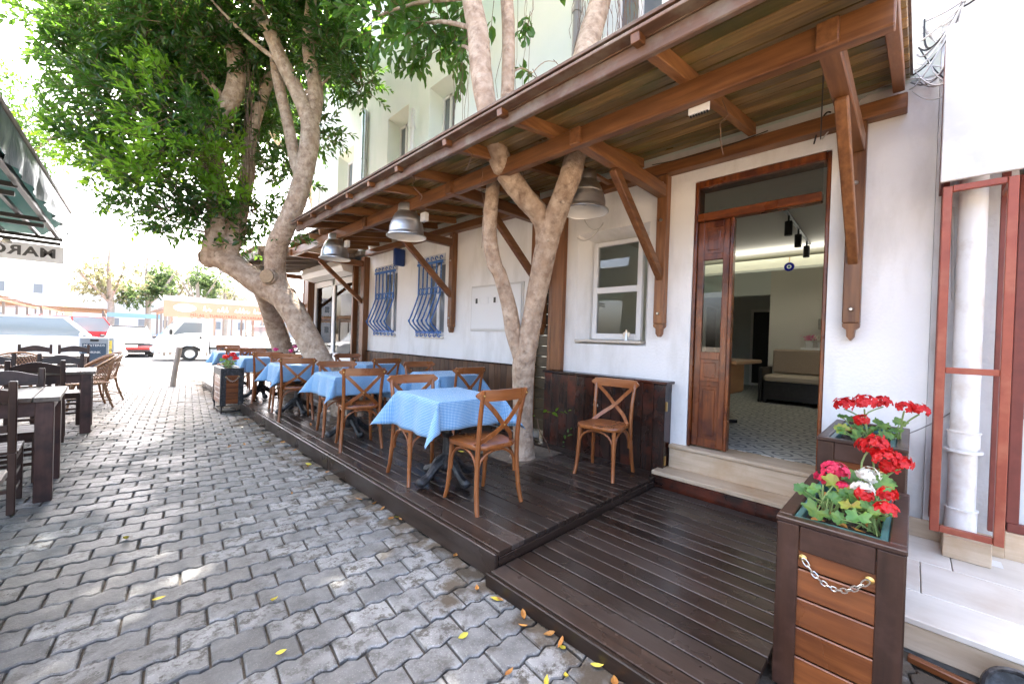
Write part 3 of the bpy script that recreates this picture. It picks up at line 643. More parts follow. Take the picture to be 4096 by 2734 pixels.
part(sf,'base',MB().bx(8.12,8.8,.0,1.86,.5,.82,.01).bx(8.14,8.2,1.8,1.86,.44,.5).bx(8.7,8.8,0,1.86,.44,.5),'blackpaint'); part(sf,'armrest',MB().bx(8.1,8.8,1.87,1.93,.44,1.05,.01),'blackpaint')
part(sf,'seat_cushion',MB().bx(8.08,8.7,.02,1.85,.823,.93,.03),'sofa_seat'); part(sf,'back_cushion',MB().beam((8.72,.02,1.16),(8.72,1.84,1.16),.14,.44,.03),'sofa')
ct=thing('side_cabinet','white low cabinet behind the sofa carrying flower pots','cabinet',(8.86,.9,.44)); part(ct,'carcass',MB().bx(8.80,8.945,.2,1.45,.44,1.42,.005),'white')
for i,yy in enumerate((1.33,1.16)):
    p=thing('potted_flower','%s flowers in a white pot on the cabinet'%('purple','pale pink')[i],'potted plant',(8.87,yy,1.42),group='pots on the cabinet')
    part(p,'pot',MB().lathe([(0,1.42),(.045,1.42),(.06,1.53),(.05,1.53),(.04,1.5),(0,1.5)],(8.87,yy,0),14),'white',smooth=40)
    fm=MB(); rq=random.Random(i)
    for k in range(60):
        c=Vector((8.87+rq.gauss(0,.04),yy+rq.gauss(0,.05),1.56+rq.uniform(0,.09))); d=Vector((rq.gauss(0,1),rq.gauss(0,1),rq.gauss(0,1))).normalized()*.016; e=d.orthogonal().normalized()*.012
        fm.face(c-d,c+e,c+d,c-e)
    part(p,'blossom',fm,('petal_magenta','petal_white')[i])
stn=thing('stair_steps','grey stone stair treads in the corner of the room','stairs',(8.9,.6,1.5)); 
for i in range(3): part(stn,'step',MB().bx(8.75,8.949,.3,1.2-.25*i,1.75+.19*i,1.93+.19*i,.004),'concrete')
dk=thing('reception_desk','live edge wooden desk with black legs just inside the door','desk',(4.9,1.7,.44))
part(dk,'top',MB().bx(4.6,5.6,1.30,2.4,1.205,1.25,.012),'deskwood'); part(dk,'front_panel',MB().bx(4.95,5.5,1.46,2.2,.85,1.2,.02),'deskwood'); part(dk,'leg',MB().beam((5.4,1.8,.46),(5.6,1.55,.46),.03,.04).beam((5.4,1.8,.46),(5.4,1.9,1.2),.03,.04,up=(1,0,0)),'black')
tl=thing('track_lights','black ceiling rail with three cylinder spotlights','track light',(6.6,1.2,3.0))
part(tl,'rail',MB().beam((5.6,1.12,3.035),(7.7,1.2,3.035),.035,.028),'black')
for x,yy in ((5.85,1.13),(6.6,1.16),(7.4,1.19)):
    part(tl,'spotlight',MB().tube([(x,yy,3.03),(x,yy,2.95)],.012,8).tube([(x,yy,2.95),(x,yy,2.78)],.042,14),'black',smooth=40)
ev=thing('evil_eye_ornament','round blue glass eye charm hanging from the ceiling beam','ornament',(8.22,1.58,2.78))
for r,x,m_,nm in ((.075,8.235,'eye_blue','disc'),(.034,8.228,'eye_white','iris'),(.02,8.224,'eye_teal','pupil_ring'),(.008,8.22,'black','pupil')): part(ev,nm,MB().tube([(x,1.56,2.80),(x+.006,1.56,2.80)],r,24),m_)
part(ev,'cord',MB().tube([(8.238,1.56,2.87),(8.238,1.56,2.97)],.006,6),'brass')
# ------------------------------------------------------------------ timber awning on brackets
cn=thing('timber_awning','long brown timber awning with sloping board roof on diagonal brackets','awning',(3.9,4.0,2.84))
XI,XO=3.90,1.93; ZI,ZO=3.20,2.895           # underside of the rafters at wall and at eave
def zr(x): return ZO+(ZI-ZO)*(x-XO)/(XI-XO)
Y0,Y1=.09,8.35
part(cn,'wall_rail',MB().bx(3.80,3.917,.08,8.31,3.065,3.172,.006),'canopyw_y')
part(cn,'wall_rail',MB().bx(3.80,3.917,8.52,12.3,3.12,3.20,.006),'greyw_y')
part(cn,'centre_beam',MB().bx(2.40,2.47,.10,3.3,2.835,2.972,.006),'canopyw_y'); part(cn,'centre_beam',MB().bx(2.40,2.47,3.304,8.4,2.835,2.972,.006),'canopyw_y')
part(cn,'fascia',MB().bx(1.905,1.945,.09,6.5,2.868,2.955,.006),'fasciaw_y')
part(cn,'eave_board',MB().beam((1.865,.06,2.972),(1.865,6.52,2.972),.075,.02,.003),'fasciaw_y')
part(cn,'drip_edge',MB().bx(1.90,1.912,.06,6.52,2.955,2.965,0),'fasciaw_y')
for y in (.125,1.02,2.02,2.66,3.42,3.99,4.52,5.15,5.66,6.2,6.75,7.2,7.7,8.2):
    x0=1.946 if y<6.45 else 2.32
    rf=MB(); rf.beam((x0,y,zr(x0)+.045),(3.80,y,zr(3.80)+.045),.06,.09,.004); part(cn,'rafter',rf,'rafterw_x' if y>.2 else 'canopyw_x')
    if y<6.45:
        pn=MB(); pn.beam((1.84,y+.02,2.945),(1.904,y+.02,2.955),.05,.06,.003); part(cn,'rafter_tail',pn,'canopyw_x')
# roof boards, run along the wall
rb=random.Random(2); nb=16; dx=(3.90-1.90)/nb; sl_=math.atan2(ZI-ZO,XI-XO)
for i in range(nb):
    xc=1.90+dx*(i+.5); segs=[(.07,2.05),(2.05,4.55),(4.55,6.5)] if xc<2.36 else [(.07,3.0),(3.0,5.65),(5.65,8.4)]
    if i%2: segs=[(segs[0][0],segs[0][1]+.5),(segs[0][1]+.5,segs[1][1]-.4),(segs[1][1]-.4,segs[2][1])]
    for a,b in segs:
        put('roof_board',MB().box((0,0,0),(dx*1.012-.013,b-a-.005,.018),.004).mesh('roof_board'),'boardw_y',cn,(xc-3.9,(a+b)/2-4.0,zr(xc)+.101+rb.uniform(-.001,.001)-2.84),(0,-sl_+rb.gauss(0,.006),0))
rs=MB(); rs.beam((1.84,3.28,zr(1.84)+.136),(3.915,3.28,zr(3.915)+.136),6.44,.018,.002); part(cn,'roof_sheet',rs,'fasciaw_y')
rs=MB(); rs.beam((2.36,7.45,zr(2.36)+.136),(3.915,7.45,zr(3.915)+.136),1.88,.018,.002); part(cn,'roof_sheet',rs,'fasciaw_y')
def bracket(y,plate=True,x1=2.37):
    part(cn,'bracket_arm',MB().bx(x1,3.82,y-.045,y+.045,2.842,2.962,.006),'canopyw_x')
    part(cn,'bracket_brace',MB().beam((2.92,y,2.84),(3.86,y,2.05),.062,.085,.006),'canopyw_x')
    if plate:
        mb=MB(); mb.bx(3.822,3.917,y-.05,y+.05,1.60,3.063,.006); part(cn,'bracket_plate',mb,'canopyw_z')
        fi=MB(); fi.prism([(-.05,1.598),(.05,1.598),(.047,1.57),(.024,1.55),(.021,1.50),(0,1.47),(-.021,1.50),(-.024,1.55),(-.047,1.57)],3.83,3.915,lambda a,b,d:(d,y+a,b)); part(cn,'bracket_finial',fi,'canopyw_z')
        for zz in (1.70,2.62,2.98): part(cn,'bolt',MB().lathe([(0,0),(.016,0),(.016,.008),(.009,.018),(0,.018)],(0,0,0),10).xf(Matrix.Translation((3.822,y,zz))@Matrix.Rotation(-PI/2,4,'Y')),'steel',smooth=40)
for y in (.335,1.80,3.36,5.27): bracket(y)
bracket(8.42,False); bracket(12.0,False)
# far part of the awning, beyond the leaning tree
part(cn,'centre_beam',MB().bx(2.35,2.43,8.9,12.4,2.83,2.96,.006),'greyw_y'); part(cn,'fascia',MB().bx(1.92,1.96,8.7,12.5,2.80,2.93,.006),'greyw_y')
rs=MB(); rs.beam((1.86,10.6,2.96),(3.9,10.6,3.25),3.9,.02,.002); part(cn,'roof_sheet',rs,'plyw_x')
for y in (8.85,9.6,10.4,11.2,12.0,12.45): part(cn,'rafter',MB().beam((1.965,y,2.86),(3.8,y,3.13),.06,.09,.004),'greyw_x')
# pendant lamps
def lamp(x,y,z,label,cable_top):
    t=thing('pendant_lamp',label,'lamp',(x,y,z),group='spun metal pendant lamps')
    pr=[(.225,0),(.222,.012),(.205,.03),(.198,.05),(.196,.10),(.180,.165),(.172,.17),(.16,.215),(.14,.255),(.112,.285),(.108,.29),(.104,.365),(.098,.378),(0,.38)]
    part(t,'shade',MB().lathe(pr,(0,0,0),32),'alu',smooth=35,world=False)
    part(t,'inner_shade',MB().lathe([(.221,.004),(.2,.03),(.192,.10),(.176,.165),(.136,.25),(.09,.29),(0,.30)],(0,0,0),32),'lampwhite',smooth=60,world=False)
    part(t,'rim',MB().lathe([(.222,-.004),(.23,.0),(.23,.01),(.222,.012)],(0,0,0),32),'steel',smooth=60,world=False)
    part(t,'bulb',MB().lathe([(0,.06),(.04,.08),(.05,.12),(.03,.17),(.02,.22)],(0,0,0),14),'lampglass',smooth=60,world=False)
    part(t,'hanger',MB().tube([(0,0,.37),(0,0,cable_top-z)],.012,8),'black',world=False)
    return t
lamp(2.43,4.24,2.55,'spun aluminium pendant lamp nearest the forked trunk on its left side',2.84)
lamp(2.43,6.36,2.54,'spun aluminium pendant lamp hanging between the two blue grilles and the leaning tree',2.84)
lamp(3.17,2.26,2.63,'spun aluminium pendant lamp half hidden behind the forked trunk, nearest the doorway',3.0)
lamp(2.43,10.4,2.56,'spun aluminium pendant lamp farthest along the awning behind the leaning trunk',2.84)
part(cn,'lamp_batten',MB().beam((2.9,2.26,3.03),(3.6,2.26,3.03),.05,.03),'rafterw_x')
jb=thing('junction_box','small white plastic junction box fixed under the awning beam','junction box',(2.5,1.02,2.83)); part(jb,'body',MB().bx(2.475,2.50,.90,1.02,2.80,2.86,.004),'white')
for k in range(7): part(jb,'terminal',MB().bx(2.485,2.50,.908+.016*k,.916+.016*k,2.79,2.80),'cable_black')
for y in (3.98,6.1): 
    single('socket_box',MB().bx(2.475,2.53,y-.05,y+.05,2.70,2.80,.006),'white','white socket box on the awning beam beside %s lamp'%('the large front' if y<5 else 'the second'),'junction box',(2.5,y,2.75))
# neighbour: wall, steel frame, blank sign board, pipe
nb_=thing('neighbour_shop','white neighbouring shop wall with red framed window at the right edge','building',(3.9,-1,.17))
part(nb_,'wall',MB().bx(3.87,4.16,-.42,-.072,.0,9),'plaster_old'); part(nb_,'lintel_wall',MB().bx(3.87,4.16,-3,-.42,2.55,9),'plaster_old'); part(nb_,'end_wall',MB().bx(3.87,4.16,-3.4,-2.6,0,2.55),'plaster_old')
part(nb_,'skirting',MB().bx(3.84,3.868,-.42,.26,.172,.29,.003),'travertine'); part(nb_,'low_wall',MB().bx(3.86,4.1,-2.6,-.42,.0,.33,.004),'travertine')
part(nb_,'window_frame',MB().bx(3.88,3.95,-2.6,-.43,.33,.385,.004).bx(3.88,3.95,-.475,-.425,.385,2.5,.004).bx(3.88,3.95,-2.6,-.475,2.46,2.54,.004),'darkred')
part(nb_,'glass',MB().bx(3.91,3.915,-2.6,-.475,1.02,2.46),'carglass'); part(nb_,'frosted_film',MB().bx(3.908,3.916,-2.6,-.475,.386,1.019),'room_wall_cool')
sf_=thing('steel_frame','red painted steel tube frame standing in front of the drain pipe','metal frame',(3.55,-.22,.33))
for y in (-.115,-.365):
    part(sf_,'post',MB().bx(3.53,3.57,y-.02,y+.02,.33,2.40,.003),'redsteel')
    part(sf_,'rear_post',MB().bx(3.80,3.835,y-.018,y+.018,.33,3.32,.003),'darkred')
for z in (.35,1.30,2.385): part(sf_,'rail',MB().bx(3.535,3.565,-.344,-.136,z-.018,z+.018,.003),'redsteel')
for y in (-.115,-.365): part(sf_,'tie',MB().bx(3.571,3.80,y-.015,y+.015,2.36,2.395,.003),'redsteel')
sb=thing('blank_sign','large blank white sign board above the red steel frame','sign',(3.53,-.9,2.42))
part(sb,'panel',MB().bx(3.505,3.53,-2.2,-.082,2.425,3.355,.004),'sign_white'); part(sb,'side_panel',MB().bx(3.531,3.84,-.10,-.084,2.43,3.34,.002),'darkred')
dp=thing('drain_pipe','white plastic drain pipe behind the red steel frame','pipe',(3.78,-.235,.3))
part(dp,'pipe',MB().tube([(3.79,-.235,.30),(3.79,-.235,3.3)],.062,20),'pvc',smooth=40)
for z0,z1 in ((.30,.44),(.82,.92)): part(dp,'coupling',MB().lathe([(.062,z0),(.07,z0),(.07,z1-.012),(.075,z1-.01),(.075,z1),(.062,z1)],(3.79,-.235,0),20),'pvc',smooth=40)
part(dp,'clamp',MB().lathe([(.064,.79),(.085,.79),(.085,.805),(.064,.805)],(3.79,-.235,0),20),'pvc',smooth=40)
single('stone_block',MB().bx(3.60,3.835,-.35,-.155,.173,.30,.004),'travertine','pale stone block under the drain pipe','stone block',(3.7,-.25,.173))
# hanging cables at the wall corner
cbn=thing('cable_bundle','tangle of white and black cables hanging at the awning end','cables',(3.8,0,3.4))
rc=random.Random(21)
def cable(p,q,sag,m,r=.005,n=12,side=0):
    P=[]
    for i in range(n+1):
        t=i/n; b=Vector(p).lerp(Vector(q),t); b.z-=sag*4*t*(1-t); b.y+=side*math.sin(PI*t); P.append(b)
    part(cbn,'cable',MB().tube(P,r,6),m,smooth=60)
for i in range(11):
    cable((3.88,.06-.01*i,3.2+.09*i),(3.80,-.22-.03*rc.random(),3.1+.1*i+rc.uniform(-.25,.35)),rc.uniform(.02,.22),('cable_white','cable_grey','cable_white','cable_black')[i%4],.004,12,rc.uniform(-.05,.05))
for i in range(12):
    cable((3.885,.075-.006*i,3.22+.045*i),(3.82,-.15-.02*rc.random(),3.62+.05*rc.random()),rc.uniform(-.06,.25),('cable_white','cable_grey','cable_black','cable_white')[i%4],.0055,14,rc.uniform(-.06,.06))
for i in range(5): cable((3.82,-.16,3.62+.03*i),(3.8,-.42-.1*i,4.0+.12*i),rc.uniform(0,.1),('cable_black','cable_white')[i%2],.006)
cable((3.86,.55,3.02),(3.86,.02,3.26),-.12,'cable_white',.005); cable((3.86,.02,3.26),(3.80,-.24,3.38),.15,'cable_white',.006)
cable((3.86,.60,3.0),(3.84,.50,3.2),-.08,'cable_black',.006); cable((3.80,.55,3.0),(2.5,.36,3.0),.0,'cable_black',.004)
cable((3.79,1.9,3.18),(3.79,.9,3.18),.03,'cable_black',.004); cable((3.86,-.15,2.35),(3.86,-.17,1.75),-.02,'cable_white',.008)
cable((3.9,.2,.75),(3.86,-.18,1.02),.04,'cable_grey',.004); cable((3.88,2.5,2.74),(3.88,2.85,2.62),.1,'cable_white',.006); cable((3.88,2.5,2.72),(3.88,2.8,2.9),.12,'cable_white',.005)
# ------------------------------------------------------------------ bentwood chairs
def rounded(w0,w1,d,r,n=6):
    """outline of a seat: front width w0, back width w1, depth d"""
    cs=[(w0/2,d/2),(-w0/2,d/2),(-w1/2,-d/2),(w1/2,-d/2)]; out=[]
    for i,(x,y) in enumerate(cs):
        cx=x-math.copysign(r,x); cy=y-math.copysign(r,y); a0=[0,90,180,270][i]
        for k in range(n+1):
            a=R(a0+90*k/n); out.append((cx+r*math.cos(a),cy+r*math.sin(a)))
    return out
def make_chair():
    t=thing('bistro_chair','','chair',group='bentwood cross back chairs')
    P=lambda nm,mb,m,s=50: part(t,nm,mb,m,smooth=s,world=False)
    o=rounded(.43,.385,.41,.095); sm=MB(); n=len(o); prof=[(.90,.436),(.985,.438),(1.0,.446),(1.0,.462),(.985,.470),(.90,.472),(.6,.467)]
    for sc,z in prof:
        for x,y in o: sm.v.append((x*sc,y*sc-.005,z))
    for i in range(len(prof)-1):
        for j in range(n): sm.f.append((i*n+j,i*n+(j+1)%n,(i+1)*n+(j+1)%n,(i+1)*n+j))
    sm.f.append(tuple(range(n))[::-1]); sm.f.append(tuple((len(prof)-1)*n+j for j in range(n))); P('seat',sm,'chairw_y',40)
    for s in (-1,1):
        bl=smooth_path([(s*.212,-.232,0,.0165),(s*.203,-.205,.12,.018),(s*.192,-.188,.32,.0185),(s*.188,-.190,.50,.0185),(s*.193,-.208,.68,.0175),(s*.205,-.25,.875,.016)],4)
        P('leg',MB().tube([p[:3] for p in bl],[p[3] for p in bl],10),'chairw_z')
        fl=smooth_path([(s*.190,.205,0,.0155),(s*.180,.182,.10,.017),(s*.172,.168,.28,.0185),(s*.168,.160,.438,.0185)],4)
        P('leg',MB().tube([p[:3] for p in fl],[p[3] for p in fl],10),'chairw_z')
        P('screw',MB().lathe([(0,0),(.008,0),(.006,.005),(0,.006)],(0,0,0),8).xf(Matrix.Translation((s*.205,-.262,.84))@Matrix.Rotation(PI/2,4,'X')),'brass')
    # curved top rail
    tr=MB(); N=14
    for i in range(N+1):
        u=-1+2*i/N; x=.245*u; y=-.225-.038*(1-u*u); h=.040*min(1,math.sqrt(max(0.02,1-abs(u)**9))); z=.838
        for dy,dz in ((-.011,-h),(.011,-h),(.012,0),(.011,h),(-.011,h),(-.012,0)): tr.v.append((x,y+dy,z+dz))
    for i in range(N):
        for j in range(6): tr.f.append((i*6+j,i*6+(j+1)%6,(i+1)*6+(j+1)%6,(i+1)*6+j))
    tr.f.append(tuple(range(6))); tr.f.append(tuple(N*6+j for j in range(6))); P('top_rail',tr,'chairw_x',45)
    for s in (-1,1):
        cs=MB(); Q=smooth_path([(-s*.205,-.228,.825),(-s*.10,-.250+.005*s,.725),(0,-.240+.006*s,.62),(s*.10,-.205+.005*s,.54),(s*.178,-.13,.462)],4)
        for i,q in enumerate(Q):
            a=Vector(Q[max(i-1,0)]);b=Vector(Q[min(i+1,len(Q)-1)]); d=(b-a).normalized(); nn=Vector((0,1,0)); nn=(nn-d*d.dot(nn)).normalized(); sd=d.cross(nn); q=Vector(q)
            for e,f_ in ((-.017,-.004),(.017,-.004),(.017,.004),(-.017,.004)): cs.v.append(tuple(q+sd*e+nn*f_))
        for i in range(len(Q)-1):
            for j in range(4): cs.f.append((i*4+j,i*4+(j+1)%4,(i+1)*4+(j+1)%4,(i+1)*4+j))
        cs.f.append((0,1,2,3)); k=len(Q)-1; cs.f.append((k*4,k*4+1,k*4+2,k*4+3)); P('cross_slat',cs,'chairw_z',40)
    P('screw',MB().lathe([(0,0),(.008,0),(.006,.005),(0,.006)],(0,0,0),8).xf(Matrix.Translation((0,-.252,.62))@Matrix.Rotation(PI/2,4,'X')),'brass')
    def hoop(a,b):
        a=Vector(a);b=Vector(b); Q=[]
        for i in range(13):
            u=i/12; q=a.lerp(b,u); ang=PI*u; q=a.lerp(b,.5-.5*math.cos(ang)*(1-.0)); q.z=a.z+(.425-a.z)*min(1,math.sin(ang)**.62); Q.append(q)
        P('hoop',MB().tube(Q,.0105,8),'chairw_z')
    hoop((-.166,.170,.235),(.166,.170,.235)); hoop((-.178,-.176,.235),(.178,-.176,.235))
    for s in (-1,1): hoop((s*.174,.150,.235),(s*.184,-.170,.235))
    return t
ch0=make_chair(); first=[True]
def chair(x,y,deg,label,z=.16):
    if first[0]:
        first[0]=False; ch0.location=(x,y,z); ch0.rotation_euler=(0,0,R(deg)); ch0['label']=label; return ch0
    return dup(ch0,(x,y,z),R(deg),label)
# back is at local -Y
D=.21
chair(2.04,2.33,-2,'bentwood chair at the near side of the nearest checked table')
chair(1.965,3.06,171,'bentwood chair at the far side of the nearest checked table')
chair(1.965,4.35,-13,'bentwood chair at the near side of the second checked table along the deck edge')
chair(2.03,5.06,166,'bentwood chair at the far side of the second checked table along the deck edge')
chair(1.90,6.27,-13,'bentwood chair at the near side of the third checked table along the deck edge')
chair(1.97,6.98,168,'darker bentwood chair at the far side of the third checked table along the deck edge')
chair(1.97,8.05,-14,'bentwood chair at the near side of the fourth checked table along the deck edge')
chair(1.98,9.1,172,'bentwood chair at the far side of the fourth checked table, behind the far planter')
chair(1.90,10.0,-10,'bentwood chair at the near side of the farthest checked table at the deck edge')
chair(1.95,11.2,175,'farthest bentwood chair, back to the road at the end of the deck')
chair(3.14,4.08,-2,'bentwood chair at the near side of the wall table left of the forked trunk')
chair(3.08,4.72,175,'bentwood chair at the far side of the wall table under the meter box')
chair(3.06,6.02,-3,'bentwood chair at the near side of the wall table beside the leaning trunk')
chair(3.02,6.98,178,'bentwood chair at the wall table, in front of the timber corner post')
chair(3.33,2.06,98,'lone bentwood cross back chair standing before the dark cupboard')
chair(2.9,8.6,-5,'bentwood chair half hidden behind the leaning trunk by the sliding door')
# ------------------------------------------------------------------ pedestal tables and cloths
def make_table():
    t=thing('bistro_table','','table',group='cast iron pedestal tables')
    part(t,'tabletop',MB().box((0,0,.733),(.60,.68,.025),.006),'darkw_y',world=False)
    part(t,'column',MB().lathe([(.03,.72),(.05,.70),(.035,.67),(.035,.42),(.05,.40),(.035,.38),(.04,.24),(.07,.22),(.085,.20),(.085,.14),(.075,.12),(.05,.10),(0,.10)],(0,0,0),16),'iron',smooth=30,world=False)
    for k in range(12):
        a=2*PI*k/12; pass
    rb_=MB()
    for k in range(14):
        a=2*PI*k/14; rb_.tube([(.086*math.cos(a),.086*math.sin(a),.20),(.084*math.cos(a),.084*math.sin(a),.13)],.009,5)
    part(t,'fluted_collar',rb_,'iron',world=False)
    for k in range(4):
        a=.12+k*PI/2; c,s=math.cos(a),math.sin(a); f=smooth_path([(.04*c,.04*s,.19,.05),(.11*c,.11*s,.15,.044),(.18*c,.18*s,.085,.036),(.235*c,.235*s,.050,.044),(.275*c,.275*s,.042,.044),(.295*c,.295*s,.036,.022)],3)
        part(t,'foot',MB().tube([p[:3] for p in f],[p[3]*.92 for p in f],8),'iron',smooth=40,world=False)
    return t
tb0=make_table(); tfirst=[True]
def cloth(x,y,rz,label,seed,hx=.275,hy=.235):
    rq=random.Random(seed); tx,ty=.305,.345; N=44; mb=MB(); mb.uv=[]; cx=rq.uniform(-.02,.02); cy=rq.uniform(-.02,.02); ph=rq.uniform(0,6)
    LX,LY=tx+hx,ty+hy
    def rs(i): return -1+2*i/N
    for i in range(N+1):
        for j in range(N+1):
            u=rs(i)*LX+cx; v=rs(j)*LY+cy
            qx=max(-tx,min(tx,u)); qy=max(-ty,min(ty,v)); dx,dy=u-qx,v-qy; L_=math.hypot(dx,dy); z=.75
            if L_>0:
                ax,ay=dx/L_,dy/L_; cor=2*abs(ax*ay)
                out=.010+L_*(.10+.50*cor**1.5)+.012*math.sin((qx*ax*0+qx*ay-qy*ax)*22+ph)*min(1,L_/.15)*(1-cor)
                e=min(L_,.012); drop=L_-.004; zz=math.sqrt(max(0,drop*drop-(L_*(.08+.50*cor**1.5))**2)); z=.75-zz
                px,py=qx+ax*min(out,L_),qy+ay*min(out,L_)
            else: px,py=qx,qy; z=.7505+.0012*math.sin(u*30+ph)*math.sin(v*27)
            mb.v.append((px,py,z)); mb.uv.append((u,v))
    for i in range(N):
        for j in range(N): a=i*(N+1)+j; mb.f.append((a,a+N+1,a+N+2,a+1))
    me=mb.mesh('tablecloth',smooth=60); o=put('tablecloth',me,'gingham',None,(x,y,.16+.003),(0,0,rz)); 
    sl=o.modifiers.new('thick','SOLIDIFY'); sl.thickness=.0015; sl.offset=1
    return tag(o,label,'tablecloth',group='blue gingham tablecloths')
def table(x,y,deg,lab,seed):
    global tfirst
    l='black cast iron pedestal table '+lab
    if tfirst[0]: tfirst[0]=False; tb0.location=(x,y,.16); tb0.rotation_euler=(0,0,R(deg)); tb0['label']=l
    else: dup(tb0,(x,y,.16),R(deg),l)
    cloth(x,y,R(deg),'blue and white gingham cloth '+lab,seed)
table(2.07,2.82,-4,'nearest the camera at the deck edge',1)
table(2.10,4.87,-2,'second along the deck edge',2)
table(2.04,6.66,-2,'third along the deck edge',3)
table(1.99,8.55,-3,'fourth along the deck edge, behind the far planter',4)
table(1.93,10.6,-2,'farthest along the deck edge',5)
table(3.18,4.42,-3,'by the wainscot between the meter box and the forked trunk',6)
table(3.2,6.52,2,'by the wall beside the leaning trunk',7)
table(2.95,9.3,2,'behind the leaning trunk near the sliding door',8)
# ------------------------------------------------------------------ dark plank tables and ladder chairs on the left
def plank_table(x1,y0,y1,L_,h,label,nleg=.11):
    t=thing('plank_table',label,'table',(x1,(y0+y1)/2,0),group='dark plank tables under the green tarp'); x0=x1-L_
    n=int(L_/.145); w=L_/n
    for i in range(n): put('plank',MB().box((0,0,0),(w-.006,y1-y0,.036),.004).mesh('plank'),'tabtop_y',t,(x0+w*(i+.5)-x1,0,h-.018))
    for yy in (y0+.04,y1-.075): part(t,'apron',MB().bx(x0+.12,x1-.13,yy,yy+.03,h-.15,h-.037,.003),'tabw_x')
    part(t,'apron',MB().bx(x1-.08,x1-.05,y0+.13,y1-.15,h-.13,h-.037,.003),'tabw_y')
    for xx in (x1-.135,x0+.04):
        for yy in (y0+.03,y1-.115):
            part(t,'leg',MB().bx(xx,xx+.10,yy,yy+.085,0,h-.037,.005),'tabw_z')
    return t
plank_table(-.27,4.76,5.56,1.6,.825,'dark plank table with worn top nearest the camera on the left')
plank_table(-.125,7.50,8.22,1.6,.80,'second dark plank table on the left, in front of the wicker chairs')
plank_table(-.30,11.25,11.95,1.6,.80,'third dark plank table with pale sunlit top farther down the lane on the left')
plank_table(-.33,2.2,3.02,1.6,.70,'dark plank table cut by the left picture edge')
def make_ladder():
    t=thing('ladder_chair','','chair',group='dark wooden ladder back chairs')
    P=lambda nm,mb,m: part(t,nm,mb,m,world=False)
    for s in (-1,1):
        P('back_post',MB().beam((s*.205,-.205,0),(s*.205,-.20,.45),.042,.046,.005,(0,1,0)).beam((s*.205,-.20,.45),(s*.205,-.225,.975),.042,.044,.006,(0,1,0)),'darkw_z')
        P('leg',MB().bx(s*.205-.021,s*.205+.021,.175,.217,0,.43,.004),'darkw_z')
        for z in (.14,.26): P('stretcher',MB().bx(s*.205-.011,s*.205+.011,-.18,.175,z-.014,z+.014,.002),'darkw_y')
        P('seat_rail',MB().bx(s*.205-.015,s*.205+.015,-.18,.18,.375,.43,.002),'darkw_y')
    for z in (.17,.30): P('stretcher',MB().bx(-.185,.185,.19,.205,z-.014,z+.014,.002),'darkw_x'); P('stretcher',MB().bx(-.185,.185,-.21,-.195,z-.014,z+.014,.002),'darkw_x')
    P('seat_rail',MB().bx(-.19,.19,.18,.21,.375,.43,.002),'darkw_x')
    for i in range(4): P('seat_slat',MB().bx(-.23,.23,-.17+.1*i,-.075+.1*i,.432,.452,.004),'darkw_x')
    tr=MB(); N=12
    for i in range(N+1):
        u=-1+2*i/N; x=.184*u; zt=.925+.026*math.cos(u*PI/2*1.6)+.004; zb=.815+.018*math.cos(u*PI/2)
        for dy,z in ((-.225,zb),(-.203,zb),(-.212,zt),(-.234,zt)): tr.v.append((x,dy,z))
    for i in range(N):
        for j in range(4): tr.f.append((i*4+j,i*4+(j+1)%4,(i+1)*4+(j+1)%4,(i+1)*4+j))
    tr.f.append((0,1,2,3)); tr.f.append((N*4,N*4+1,N*4+2,N*4+3)); P('top_rail',tr,'darkw_x')
    P('lower_rail',MB().bx(-.184,.184,-.218,-.202,.60,.655,.003),'darkw_x')
    return t
lc0=make_ladder(); lf_=[True]
def ladder(x,y,deg,label):
    if lf_[0]: lf_[0]=False; lc0.location=(x,y,0); lc0.rotation_euler=(0,0,R(deg)); lc0['label']=label
    else: dup(lc0,(x,y,0),R(deg),label)
ladder(-.70,4.82,1,'dark ladder back chair nearest the camera, cut by the left edge')
ladder(-.655,5.62,181,'dark ladder back chair at the far side of the nearest plank table')
ladder(-.60,7.28,2,'dark ladder back chair at the near side of the second plank table')
ladder(-.50,8.42,178,'dark ladder back chair between the second plank table and the rattan chair')
ladder(-1.12,8.45,183,'dark ladder back chair at the far left corner of the second plank table')
ladder(-.53,12.15,180,'dark ladder back chair behind the pale topped third plank table, right hand one')
ladder(-1.05,12.2,182,'dark ladder back chair behind the pale topped third plank table, left hand one')
ladder(-1.20,7.28,-3,'dark ladder back chair at the left edge before the second plank table')
